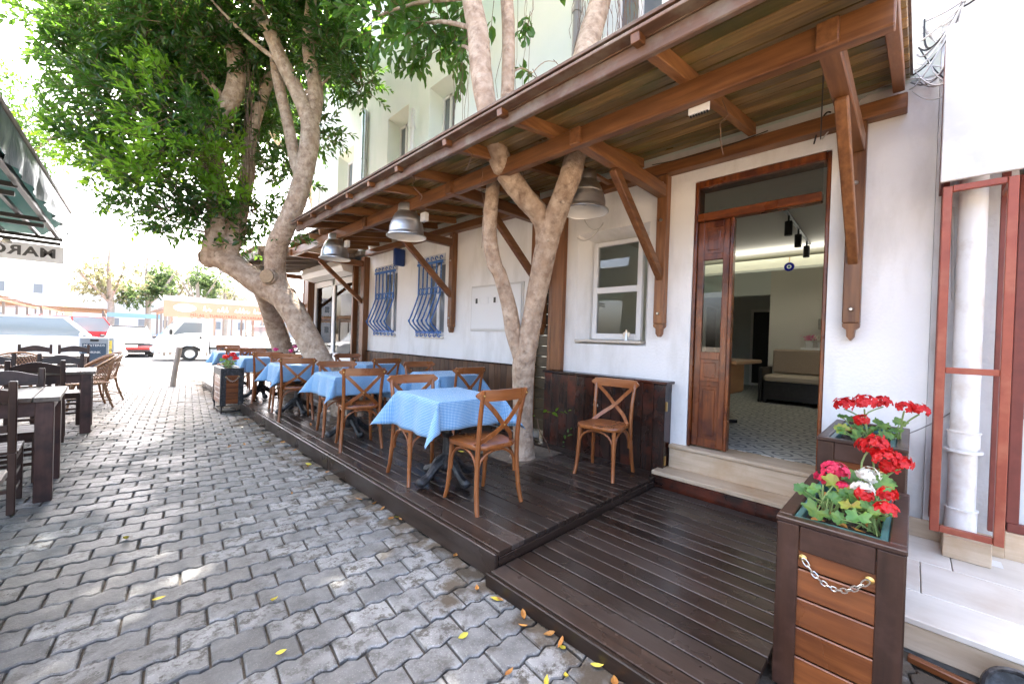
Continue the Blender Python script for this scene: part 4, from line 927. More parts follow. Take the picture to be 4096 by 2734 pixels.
# ------------------------------------------------------------------ wicker armchairs
def make_wicker():
    t=thing('wicker_chair','','chair',group='rattan tub chairs'); P=lambda nm,mb,m='wicker',s=50: part(t,nm,mb,m,smooth=s,world=False)
    A=R(105)
    def top(th): return .60+.29*math.cos(min(1,abs(th)/A)*PI/2)**1.1
    def pos(th,z):
        r=.27+.07*(z-.42)/.45; return (r*1.05*math.sin(th),.02-r*math.cos(th)-.05*max(0,(z-.5)),z)
    rim=[pos(-A+2*A*i/28,top(-A+2*A*i/28)) for i in range(29)]
    P('rim',MB().tube(rim,.017,8)); P('rim',MB().tube([(x*.97,y*.97,z-.035) for x,y,z in rim],.009,6))
    P('seat_ring',MB().tube([(.29*math.sin(2*PI*i/20),.02-.28*math.cos(2*PI*i/20),.42) for i in range(21)],.017,8,False))
    P('seat',MB().lathe([(0,.435),(.2,.432),(.285,.42),(.27,.405)],(0,.02,0),20))
    la=MB(); n=30
    for s in (-1,1):
        for k in range(n):
            th0=-A+2*A*(k+.5)/n; Q=[]
            for j in range(9):
                th=th0+s*R(46)*j/8; 
                if abs(th)>A: break
                z=.43+(top(th)-.45)*j/8; Q.append(pos(th,z))
            if len(Q)>1: la.tube(Q,.0042,4)
    P('lattice',la)
    for sx,sy in ((-1,-1),(1,-1),(-1,1),(1,1)):
        P('leg',MB().tube(smooth_path([(sx*.29,sy*.27+.0,0),(sx*.25,sy*.22+.02,.22),(sx*.235,sy*.19+.02,.42)],4),.016,8))
        P('brace',MB().tube([(sx*.265,sy*.24,.14),(sx*.10,sy*.21+.01,.40)],.009,6))
    P('stretcher',MB().tube([(-.27,-.25,.13),(-.27,.25,.13)],.009,6).tube([(.27,-.25,.13),(.27,.25,.13)],.009,6).tube([(-.27,-.25,.13),(.27,-.25,.13)],.009,6))
    return t
wk=make_wicker(); wk.location=(-.26,9.9,0); wk.rotation_euler=(0,0,R(100)); wk['label']='brown rattan tub chair nearest the lane, back towards the terrace'
dup(wk,(-.16,10.75,0),R(112),'brown rattan tub chair just behind the front rattan one')
dup(wk,(-1.12,10.4,0),R(175),'brown rattan tub chair at far left, only its arched back showing above the plank table')
# ------------------------------------------------------------------ trees
def limb(mb,nodes,seed,n=14,k=5,amp=.06):
    rq=random.Random(seed); P=smooth_path(nodes,k); f1,f2=rq.uniform(0,6),rq.uniform(0,6)
    b=len(mb.v); mb.tube([p[:3] for p in P],[p[3] for p in P],n)
    for i in range(len(P)):
        c=Vector(P[i][:3])
        for j in range(n):
            q=Vector(mb.v[b+i*n+j]); a=2*PI*j/n
            s=1+amp*(math.sin(2*a+i*.35+f1)*.6+math.sin(3*a-i*.5+f2)*.4)+rq.gauss(0,amp*.25)
            mb.v[b+i*n+j]=tuple(c+(q-c)*s)
def foliage(blobs,seed,leaf=.105,wid=.40,per=11,dens=26,droop=0,bias=(0,0,0),simple=False):
    """leafy twigs through ellipsoid clumps; returns leaf mesh builder and twig mesh builder. blob=(x,y,z,r[,density])"""
    rq=random.Random(seed); L=MB(); T=MB(); bias=Vector(bias)
    for bl in blobs:
        x,y,z,r=bl[:4]; d=dens*(bl[4] if len(bl)>4 else 1)
        for _ in range(int(d*(r/.5)**2.2)+1):
            v=Vector((rq.gauss(0,1),rq.gauss(0,1),rq.gauss(0,1))).normalized(); rad=r*(rq.random()**.45)
            p=Vector((x,y,z))+Vector((v.x*rad,v.y*rad,v.z*rad*.85))
            dr=(v*.8+Vector((rq.gauss(0,.5),rq.gauss(0,.5),rq.gauss(0,.45)+.15))+bias); dr.z-=droop; dr.normalize()
            ln=rq.uniform(.18,.42); side=dr.orthogonal().normalized(); rot=rq.uniform(0,6.28)
            e=p+dr*ln; e.z-=droop*.08; T.tube([p-dr*.12,p.lerp(e,.5),e],[.0045,.0035,.002],3,False)
            nn=max(5,int(per*ln/.3))
            for i in range(nn):
                t=(i+.3)/nn; q=p.lerp(e,t); a=rot+i*2.4; s=(Matrix.Rotation(a,3,dr)@side); 
                d2=(dr*(.55+.5*t)+s*(.9-.45*t)+Vector((rq.gauss(0,.18),rq.gauss(0,.18),rq.gauss(0,.18)))); d2.z-=droop*.8; d2.normalize()
                up=Vector((rq.gauss(0,.45),rq.gauss(0,.45),1)); w=d2.cross(up); 
                if w.length<1e-3: continue
                w.normalize(); u=w.cross(d2); l=leaf*rq.uniform(.65,1.15)*(.75+.35*math.sin(PI*min(1,t+.2))); ww=l*wid*.5; q=q+s*.004
                n0=len(L.v); tip=q+d2*l-u*l*.10; m1=q+d2*l*.28; m2=q+d2*l*.66
                if simple: L.v+=[tuple(q),tuple(m1+d2*l*.2+w*ww),tuple(tip),tuple(m1+d2*l*.2-w*ww)]; L.f+=[(n0,n0+1,n0+2),(n0,n0+2,n0+3)]
                else:
                    L.v+=[tuple(q),tuple(m1+w*ww*.9+u*ww*.3),tuple(m2+w*ww*.85+u*ww*.25),tuple(tip),tuple(m2-w*ww*.85+u*ww*.25),tuple(m1-w*ww*.9+u*ww*.3)]; L.f+=[(n0,n0+1,n0+2,n0+3),(n0,n0+3,n0+4,n0+5)]
    return L,T
def add_leaves(tree,parts,nm='crown'):
    for L,m in parts:
        me=L.mesh(nm); o=put(nm,me,m,tree); o.location=-Vector(tree.location); o['kind']='stuff'
def roots(tree,spots,seed,m='root'):
    rq=random.Random(seed); mb=MB()
    for (x,y,z,ln) in spots:
        P=[Vector((x,y,z))]; 
        for i in range(7): P.append(P[-1]+Vector((rq.gauss(0,.016),rq.gauss(0,.016),-ln/7)))
        mb.tube(P,.0028,4,False)
    o=part(tree,'aerial_roots',mb,m); o['kind']='stuff'
# --- forked ficus growing through the awning
t1=thing('ficus_tree','forked grey brown ficus growing through the awning beside the plank siding','tree',(3.16,2.95,.1))
tm=MB()
limb(tm,[(3.16,2.95,.02,.185),(3.16,2.95,.10,.155),(3.16,2.94,.29,.113),(3.12,2.93,.75,.104),(3.07,2.89,1.10,.118),(3.07,2.84,1.35,.112),(3.06,2.77,1.68,.101),(3.02,2.64,2.09,.103),(2.98,2.54,2.36,.112),(2.96,2.51,2.50,.110)],1,18)
limb(tm,[(2.98,2.55,2.34,.102),(2.94,2.54,2.50,.108),(2.85,2.57,2.62,.104),(2.70,2.62,2.74,.099),(2.47,2.64,2.91,.097),(2.30,2.60,3.10,.092),(2.22,2.61,3.31,.089),(2.19,2.67,3.65,.09),(2.22,2.76,4.02,.09),(2.20,2.85,4.38,.087),(2.18,2.95,4.87,.076),(2.1,3.2,5.6,.06),(1.8,3.5,6.4,.04)],2,16)
limb(tm,[(2.98,2.54,2.36,.104),(2.94,2.44,2.53,.106),(2.90,2.35,2.63,.104),(2.86,2.25,2.75,.098),(2.83,2.17,2.87,.095),(2.84,2.13,3.06,.093),(2.94,2.17,3.49,.095),(3.19,2.35,4.05,.108),(3.41,2.42,4.55,.113),(3.55,2.42,4.97,.112),(3.62,2.37,5.5,.098),(3.5,2.6,6.3,.07)],3,16)
limb(tm,[(3.09,2.89,1.02,.080),(3.05,2.92,1.22,.084),(2.96,2.95,1.47,.083),(2.90,2.95,1.70,.077),(2.79,2.99,2.03,.072),(2.72,3.02,2.17,.077),(2.65,3.02,2.49,.070),(2.63,2.97,2.87,.067),(2.62,2.91,3.11,.064),(2.67,2.87,3.47,.064),(2.68,2.86,4.12,.062),(2.66,2.89,4.68,.062),(2.6,3.0,5.3,.05)],4,14)
for (a,b,r) in (((2.19,2.72,3.75),(2.4,3.3,4.3),.02),((2.2,2.8,4.1),(2.3,4.0,4.8),.022),((2.2,2.85,4.4),(2.1,4.6,5.1),.022),((2.68,2.86,3.95),(3.02,2.86,4.14),.010),((3.02,2.86,4.14),(3.24,2.72,4.30),.005)):
    limb(tm,[a+(r,),tuple((p+q)/2+(.06 if i==2 else 0) for i,(p,q) in enumerate(zip(a,b)))+(r*.8,),b+(r*.4,)],5,8,4)
part(t1,'trunk',tm,'bark',smooth=60)
for (x,y,z,r) in ((2.76,2.14,2.92,.034),(2.80,2.16,2.78,.028),(2.90,2.46,2.34,.018),(2.97,2.70,1.9,.016),(2.80,2.22,2.62,.02)): part(t1,'knot',MB().lathe([(0,-r),(r*.8,-r*.6),(r,0),(r*.8,r*.6),(0,r)],(x,y,z),9),'bark',smooth=60)
B1=[(2.47,3.79,4.92,.42,1.3),(2.23,4.17,4.98,.5,1.3),(2.63,3.34,4.86,.34,1.3),(2.56,3.27,4.36,.2,1.3),(2.40,3.71,4.52,.28,1.3),(3.07,2.90,4.14,.13,1.5),(3.25,2.72,4.30,.08,1.5),(3.02,2.95,4.76,.14,1.5),(3.2,2.77,4.95,.1,1.5),(2.28,3.98,4.63,.25,1.3)]
L,T=foliage(B1,31,leaf=.14,wid=.5,per=9,dens=21,droop=.55)
S1=[(1.6,3.6,6.6,1.0),(.8,4.2,6.9,1.0),(2.3,4.4,6.9,1.1),(1.5,5.2,7.0,1.1),(.4,5.4,7.2,1.0),(-.3,5.0,7.0,.8),(2.8,3.2,6.6,.9),(2.9,5.2,6.9,.9),(.9,6.3,7.5,1.0),(2.0,6.4,7.4,1.0)]  # leaf clumps above the view, added to shade the near lane
L2,T2=foliage(S1,32,leaf=.26,wid=.6,per=10,dens=12,droop=.3,simple=True)
add_leaves(t1,[(L,'leafbig'),(L2,'leafbig')]); add_leaves(t1,[(T,'root'),(T2,'root')],'twigs')
rq=random.Random(8); sp=[]
for (cx,cy,cz,n) in ((2.55,3.35,4.55,9),(2.9,2.9,4.9,6),(3.5,2.5,4.9,26),(3.6,2.2,5.0,26),(3.55,1.2,5.1,6)):
    for i in range(n): sp.append((cx+rq.gauss(0,.09),cy+rq.gauss(0,.10),cz+rq.uniform(-.1,.3),rq.uniform(.4,1.2)))
sp+=[(2.3,2.75,2.95,.75),(2.0,3.4,2.93,.25),(2.55,2.5,2.97,.3),(2.7,.9,2.95,.35),(2.0,2.6,2.95,.2)]
roots(t1,sp,9)
# --- leaning ficus at the gap in the awning
t2=thing('ficus_tree','thick leaning ficus with sawn limb ends and a broad crown over the lane','tree',(2.62,6.07,.1))
tm=MB()
limb(tm,[(2.66,6.0,-.1,0.242),(2.62,6.07,.06,0.222),(2.49,6.26,.48,0.199),(2.36,6.54,.89,0.184),(2.25,6.87,1.27,0.182),(2.11,7.23,1.73,0.192),(1.97,7.58,2.09,0.204),(1.90,7.66,2.2,0.187)],11,20)
limb(tm,[(2.05,7.45,1.95,0.203),(1.90,7.70,2.12,0.207),(1.71,7.92,2.24,0.196),(1.44,8.19,2.50,0.188),(1.27,8.37,2.64,0.179),(1.20,8.36,2.80,0.174),(1.23,8.33,2.98,0.168),(1.23,8.27,3.49,0.160),(1.14,8.36,4.00,0.161),(1.15,8.36,4.38,0.156),(1.20,8.31,4.82,0.137),(1.40,8.12,5.44,0.133),(1.35,8.17,6.16,0.115),(1.13,8.40,6.88,0.096),(.93,8.61,7.91,0.058)],12,18)
limb(tm,[(1.30,8.33,2.62,.17),(1.20,8.42,2.61,.178),(1.10,8.49,2.59,.155)],13,16,4,.1)
limb(tm,[(1.42,8.20,2.50,0.140),(1.42,8.24,2.75,0.134),(1.47,8.23,3.01,0.129),(1.56,8.22,3.63,0.121),(1.64,8.29,4.14,0.109),(1.71,8.37,4.93,0.095),(1.94,8.15,6.14,0.076),(1.95,8.15,7.24,0.051)],14,14)
limb(tm,[(2.03,7.48,2.02,0.163),(1.93,7.58,2.35,0.162),(1.90,7.45,2.73,0.153),(1.96,7.24,3.07,0.146),(2.07,7.00,3.55,0.148),(2.16,6.92,4.14,0.141),(2.18,6.90,4.72,0.129),(2.03,7.05,5.21,0.114),(1.87,7.22,5.63,0.112),(1.72,7.38,6.11,0.103),(1.57,7.53,6.5,0.090),(1.46,7.65,7.25,0.060)],15,18)
limb(tm,[(2.17,6.91,4.55,.12),(2.24,6.93,4.95,.118),(2.27,6.96,5.36,.112),(2.18,7.06,5.95,.095),(2.19,7.06,6.57,.085),(2.23,7.03,7.38,.05)],16,12)
limb(tm,[(2.12,6.96,3.85,.105),(2.06,7.16,4.17,.096),(1.99,7.38,4.87,.09),(1.85,7.53,5.64,.08),(1.79,7.60,6.42,.06)],17,12)
limb(tm,[(2.66,8.95,.1,0.212),(2.60,8.98,.66,0.183),(2.50,9.09,1.03,0.183),(2.31,9.00,1.52,0.174),(2.09,8.66,1.88,0.157),(1.83,8.08,2.19,0.136)],18,16)
limb(tm,[(1.93,7.56,2.22,.12),(1.87,7.52,2.27,.13),(1.78,7.43,2.28,.128)],19,14,3,.05)
for k,(a,b,r) in enumerate((((1.2,8.3,4.7),(-.2,9.1,5.7),.05),((1.2,8.3,4.3),(.1,8.8,4.5),.045),((1.3,8.2,5.2),(.4,8.6,6.3),.05),((1.23,8.3,3.4),(.5,8.3,3.6),.035),((1.6,8.25,3.9),(1.0,8.0,4.5),.03),((2.1,7.0,5.2),(2.6,6.8,5.8),.03),((1.9,7.2,5.6),(.9,7.9,6.6),.04),((1.2,8.3,3.0),(.5,8.2,3.15),.02))):
    m_=tuple((p+q)/2+(-.08 if i==2 else 0) for i,(p,q) in enumerate(zip(a,b))); limb(tm,[a+(r,),m_+(r*.7,),b+(r*.3,)],30+k,8,5)
part(t2,'trunk',tm,'bark',smooth=60)
part(t2,'sawn_end',MB().tube([(1.775,7.425,2.28),(1.758,7.408,2.28)],[.115,.108],16),'cutwood')
part(t2,'sawn_end',MB().tube([(1.085,8.50,2.587),(1.07,8.512,2.584)],[.13,.12],16),'bark')
B2=[(-.40,9.35,5.9,.75),(.35,8.61,6.28,1.1),(1.15,8.66,6.18,1.1),(2.08,7.87,6.64,1.0),(2.49,6.89,5.92,.55),(2.81,6.43,5.46,.3),(.10,8.84,4.6,.75),(1.2,8.9,4.9,.7,.8),(2.25,7.81,4.08,.40,.8),(2.62,7.74,5.07,.4),(1.72,9.07,5.65,.9),(-.19,9.28,5.26,.65),(1.92,8.58,4.72,.6,.8),(1.66,7.97,3.4,.38),(2.0,7.3,3.0,.2,.6),(1.5,8.2,2.95,.3,.7)]
L,T=foliage(B2,41,leaf=.125,wid=.46,per=11,dens=80,droop=.05,bias=(-.25,.1,0))
B3=[(.81,7.98,4.3,.75),(-.36,9.16,4.24,.42),(.44,8.35,3.66,.58),(1.27,7.94,3.57,.42),(.67,8.12,3.21,.36),(.28,8.36,3.05,.22),(1.0,8.25,3.05,.33),(.0,8.9,3.85,.4),(.5,8.3,4.9,.6),(1.05,7.75,4.0,.4),(.62,8.2,2.82,.16,1.3),(.05,8.75,3.35,.25)]
L2,T2=foliage(B3,42,leaf=.125,wid=.44,per=11,dens=72,droop=-.05,bias=(-.45,.15,0))
# split the lower crown: patches take the pale colour of sunlit leaves
Ly=MB(); Lo=MB(); rq=random.Random(4)
for i in range(0,len(L2.f),2):
    tgt=Ly if (math.sin(L2.v[L2.f[i][0]][0]*5+1)+math.sin(L2.v[L2.f[i][0]][1]*4.3)+math.sin(L2.v[L2.f[i][0]][2]*4.7+2)+rq.gauss(0,.5))>.2 else Lo
    n=len(tgt.v); b0=L2.f[i][0]; tgt.v+=L2.v[b0:b0+6]; tgt.f+=[(n,n+1,n+2,n+3),(n,n+3,n+4,n+5)]
S2=[(2.6,8.2,7.4,1.0),(.8,7.6,8.0,1.2),(2.4,7.0,7.9,1.0),(-.6,8.6,7.8,1.1),(3.0,9.3,7.2,.8)]  # more clumps over the leaning crown, added for their shade on the lane
L3,T3=foliage(S2,43,leaf=.26,wid=.6,per=10,dens=20,simple=True)
add_leaves(t2,[(L,'leaf'),(Lo,'leaf'),(Ly,'leafyoung_sunlit'),(L3,'leaf')]); add_leaves(t2,[(T,'root'),(T2,'root'),(T3,'root')],'twigs')
sp=[]
for i in range(26): sp.append((1.55+rq.gauss(0,.05),7.75+rq.gauss(0,.06),6.0-rq.random()*2.0,rq.uniform(.8,1.6)))
roots(t2,sp,10)
# --- tree beyond the tarp
t3=thing('street_tree','bright leafy tree rising behind the green tarp at the left edge','tree',(-3.6,19.5,0))
tm=MB(); limb(tm,[(-3.6,19.5,0,.3),(-3.4,19.4,3,.24),(-2.9,19.2,5.2,.18),(-2.3,19.0,7,.1)],51,12); limb(tm,[(-3.2,19.3,4.5,.12),(-2.0,18.9,6.2,.07),(-1.3,18.6,7.1,.03)],52,8); part(t3,'trunk',tm,'bark',smooth=60)
L,T=foliage([(-1.6,18.7,7.5,.8),(-2.2,19.2,8.0,1.1),(-2.6,19.0,6.9,1.1),(-1.9,18.9,6.5,.8),(-1.4,18.6,6.4,.4),(-1.1,18.5,7.0,.4)],53,leaf=.14,wid=.42,per=9,dens=24,bias=(.2,0,-.1))
add_leaves(t3,[(L,'leaf')])
t4=thing('street_tree','hidden tree added behind the far end of the cafe, its crown shading the lane','tree',(6.2,16.5,0))  # added out of sight behind the crown to shade the far paving
tm=MB(); limb(tm,[(6.2,16.5,0,.35),(6.0,16.5,4,.28),(5.2,16.6,7.5,.2),(4.0,16.8,9.5,.12)],55,12); limb(tm,[(5.2,16.6,7.5,.14),(2.5,17,9.8,.1),(.3,16.9,10.2,.04)],56,8); part(t4,'trunk',tm,'bark',smooth=60)
L,T=foliage([(-.3,16.6,10.2,1.2),(1.0,16.4,10.2,1.3),(2.4,16.8,10.3,1.3),(.2,18.2,10.8,1.3),(1.8,18.6,11,1.3),(3.5,17.6,10.5,1.4),(4.6,17,9.6,1.3),(1.4,17.5,12,1.4),(3.0,19.2,11,1.3),(.4,15.3,9.8,.9),(2.0,15.2,9.8,1.0),(3.6,15.6,9.8,1.0),(-.2,19.6,11.2,1.2),(1.4,20.2,11.6,1.3),(2.0,13.6,9.0,.9),(1.1,13.1,8.8,.9),(.2,13.4,9.0,.9),(2.8,13.2,8.7,.8),(1.5,14.4,9.4,1.0),(.4,14.4,9.4,.9)],57,leaf=.3,wid=.6,per=9,dens=17,simple=True)
add_leaves(t4,[(L,'leaf')])
# --- far trees
def far_tree(x,y,h,cr,label,m,seed,trunkm='barkpale',tall=1.2,dens=14,leaf=.22):
    t=thing('background_tree',label,'tree',(x,y,0),group='trees beyond the market'); rq=random.Random(seed)
    tm=MB(); limb(tm,[(x,y,0,.22),(x+.1,y,h*.35,.18),(x-.1,y,h*.7,.1),(x,y,h*.95,.04)],seed,8,3)
    for k in range(4): a=rq.uniform(0,6.3); limb(tm,[(x,y,h*.4,.1),(x+.5*cr*math.cos(a),y+.5*cr*math.sin(a),h*.6,.06),(x+.8*cr*math.cos(a),y+.8*cr*math.sin(a),h*.75,.03)],seed+k,6,3)
    part(t,'trunk',tm,trunkm,smooth=60); bl=[]
    for k in range(10):
        a=rq.uniform(0,6.3); q=rq.random()**.6*cr*.8; bl.append((x+q*math.cos(a),y+q*math.sin(a),h*.62+rq.uniform(-.5,.6)*cr*tall,cr*rq.uniform(.3,.5)))
    L,T=foliage(bl,seed,leaf=leaf,wid=.55,per=8,dens=dens); add_leaves(t,[(L,m)])
far_tree(-.1,40,7.6,2.5,'pale sparse tree with a light trunk beyond the market','palefarleaf',61,dens=7,tall=.9)
far_tree(1.9,41,7.2,1.9,'dark green tree behind the market left of the orange banner','farleaf',62,dens=14,leaf=.25)
far_tree(3.6,46,7.9,1.8,'pale green tree between the two dark trees beyond the banner','palefarleaf',63,dens=10)
far_tree(5.3,44,8.2,1.9,'tall dark green tree above the orange banner','farleaf',64,dens=14,leaf=.25)
far_tree(8.6,52,8.0,2.0,'small grey green tree at the right of the far trees','palefarleaf',65,dens=9)
# ------------------------------------------------------------------ small plants in the soil pit
sp_=thing('sapling','small leafy shoot growing in the soil beside the forked trunk','plant',(3.52,2.86,.13))
part(sp_,'stem',MB().tube(smooth_path([(3.52,2.86,.13),(3.50,2.90,.25),(3.44,2.96,.38),(3.42,2.98,.52)],3),.006,6),'root')
L,T=foliage([(3.42,2.97,.48,.07,9),(3.42,2.98,.58,.06,9)],71,leaf=.07,wid=.6,per=7,dens=6); part(sp_,'foliage',L,'leafyoung_sunlit')
sp_=thing('weed','low green weed with a red flower on the sandy soil','plant',(3.6,2.78,.13)); L,T=foliage([(3.6,2.78,.17,.06,12)],72,leaf=.06,wid=.5,per=7,dens=6); part(sp_,'foliage',L,'gerleaf')
# ------------------------------------------------------------------ planters
def planter(name,label,x0,x1,y0,y1,z0,z1,face,tw='planterw',metal=False,slats=5):
    """face: '-x' or '-y' carries the chain"""
    t=thing('wooden_planter',label,'planter',((x0+x1)/2,(y0+y1)/2,z0),group='timber flower boxes with chains')
    cw=.075 if not metal else .05; th=.022; tm_='darkw' if not metal else 'iron'
    def tm2(ax): return 'iron' if metal else 'darkw_'+ax
    part(t,'inner_box',MB().bx(x0+.03,x1-.03,y0+.03,y1-.03,z0+.02,z1-.12),'black')
    H=z1-z0
    def side(ax,pos,a0,a1,sgn):
        def B(q0,q1,za,zb,t0,t1,bev=.003):
            p0,p1=sorted((pos+sgn*t0,pos+sgn*t1))
            return MB().bx(p0,p1,q0,q1,za,zb,bev) if ax=='x' else MB().bx(q0,q1,p0,p1,za,zb,bev)
        for q0,q1 in ((a0,a0+cw),(a1-cw,a1)): part(t,'corner_board',B(q0,q1,z0,z1-.021,-.004,.022),tm2('z'))
        part(t,'top_board',B(a0+cw+.002,a1-cw-.002,z1-.12,z1-.021,-.003,.02),tm2('y' if ax=='x' else 'x'))
        n=slats; zb=z0+.03; hh=(z1-.07-zb)/n
        for i in range(n): part(t,'slat',B(a0+cw-.01,a1-cw+.01,zb+hh*i,zb+hh*(i+1)-.006,.004,.017,.004),tw+('_y' if ax=='x' else '_x'))
    side('x',x0,y0,y1,1); side('x',x1,y0,y1,-1); side('y',y0,x0+.024,x1-.024,1); side('y',y1,x0+.024,x1-.024,-1)
    rw_=.045
    for q in ((x0-.006,x0+rw_,y0-.006,y1+.006),(x1-rw_,x1+.006,y0-.006,y1+.006),(x0+rw_,x1-rw_,y0-.006,y0+rw_),(x0+rw_,x1-rw_,y1-rw_,y1+.006)): part(t,'rim',MB().bx(*q,z1-.02,z1,.004),tm2('y'))
    i0,i1,j0,j1=x0+.06,x1-.06,y0+.055,y1-.055
    lm=MB()
    for q in ((i0,i0+.008,j0,j1),(i1-.008,i1,j0,j1),(i0,i1,j0,j0+.008),(i0,i1,j1-.008,j1)): lm.bx(*q,z1-.16,z1-.015,.002)
    lm.bx(i0-.004,i1+.004,j0-.008,j0+.016,z1-.017,z1-.005,.003); lm.bx(i0-.004,i1+.004,j1-.016,j1+.008,z1-.017,z1-.005,.003); lm.bx(i0-.008,i0+.016,j0,j1,z1-.018,z1-.006,.003)
    part(t,'liner',lm,'liner'); sm=MB(); n=14; rq=random.Random(int(x0*100))
    for i in range(n+1):
        for j in range(n+1): sm.v.append((i0+(i1-i0)*i/n,j0+(j1-j0)*j/n,z1-.055+rq.gauss(0,.007)))
    for i in range(n):
        for j in range(n): a=i*(n+1)+j; sm.f.append((a,a+n+1,a+n+2,a+1))
    part(t,'soil',sm,'pot_soil')
    # chain
    def F(u,v,w): # u along face, v out, w up
        return Vector((x0-v,y1-(y1-y0)*u,w)) if face=='-x' else Vector((x0+(x1-x0)*u,y0-v,w))
    zc=z1-.145; W=(y1-y0) if face=='-x' else (x1-x0); u0,u1=(cw+.02)/W,1-(cw+.02)/W; N=13; sag=.075
    pts=[F(u0+(u1-u0)*i/N,.012,zc-sag*4*(i/N)*(1-i/N)) for i in range(N+1)]
    for i in range(N):
        a,b=pts[i],pts[i+1]; d=(b-a); l=d.length; d/=l; nrm=Vector((-1,0,0)) if face=='-x' else Vector((0,-1,0)); s=nrm.cross(d).normalized()
        if i%2: s=(s*.5+nrm*.85).normalized()
        c=(a+b)/2; P=[]
        for k in range(13):
            an=2*PI*k/12; ex=math.cos(an); P.append(c+d*(l*.64)*math.copysign(abs(ex)**.7,ex)+s*(.0085)*math.sin(an))
        part(t,'chain_link',MB().tube(P,.0026,5,False),'steel',smooth=60)
    for u in (u0-.01,u1+.01):
        q=F(u,0,zc); part(t,'screw',MB().lathe([(0,0),(.014,0),(.014,.003),(.006,.008),(0,.008)],(0,0,0),12).xf(Matrix.Translation(q)@(Matrix.Rotation(-PI/2,4,'Y') if face=='-x' else Matrix.Rotation(PI/2,4,'X'))),'brass',smooth=40)
    # crumpled dry leaves on the soil
    dl=MB()
    for k in range(26):
        c=Vector((rq.uniform(i0+.03,i1-.03),rq.uniform(j0+.03,j1-.03),z1-.04)); a=rq.uniform(0,6.3); d=Vector((math.cos(a),math.sin(a),rq.gauss(0,.3)))*.03; e=Vector((-math.sin(a),math.cos(a),rq.gauss(0,.4)))*.016
        dl.face(c-d,c+e,c+d+Vector((0,0,.008)),c-e)
    o=part(t,'leaf_litter',dl,'dry_leaf'); o['kind']='stuff'
    return t
planter('p1','tall brown timber planter nearest the camera with pink, white and red geraniums',2.0,2.80,.0,.385,0,.70,'-x',slats=5)
planter('p2','brown timber planter against the wall behind the nearest planter',2.95,3.80,.01,.385,.173,.89,'-x',slats=5)
p3=planter('p3','far planter with dark metal corners on a stand at the deck corner',1.30,1.62,8.06,8.75,.13,.755,'-y',metal=True,slats=6)
sm=MB(); 
for xx in (1.31,1.595):
    for yy in (8.08,8.71): sm.bx(xx,xx+.02,yy,yy+.02,0,.13)
for yy in (8.08,8.71): sm.bx(1.33,1.595,yy,yy+.02,.02,.04)
for xx in (1.31,1.595): sm.bx(xx,xx+.02,8.10,8.71,.02,.04)
part(p3,'stand',sm,'black')
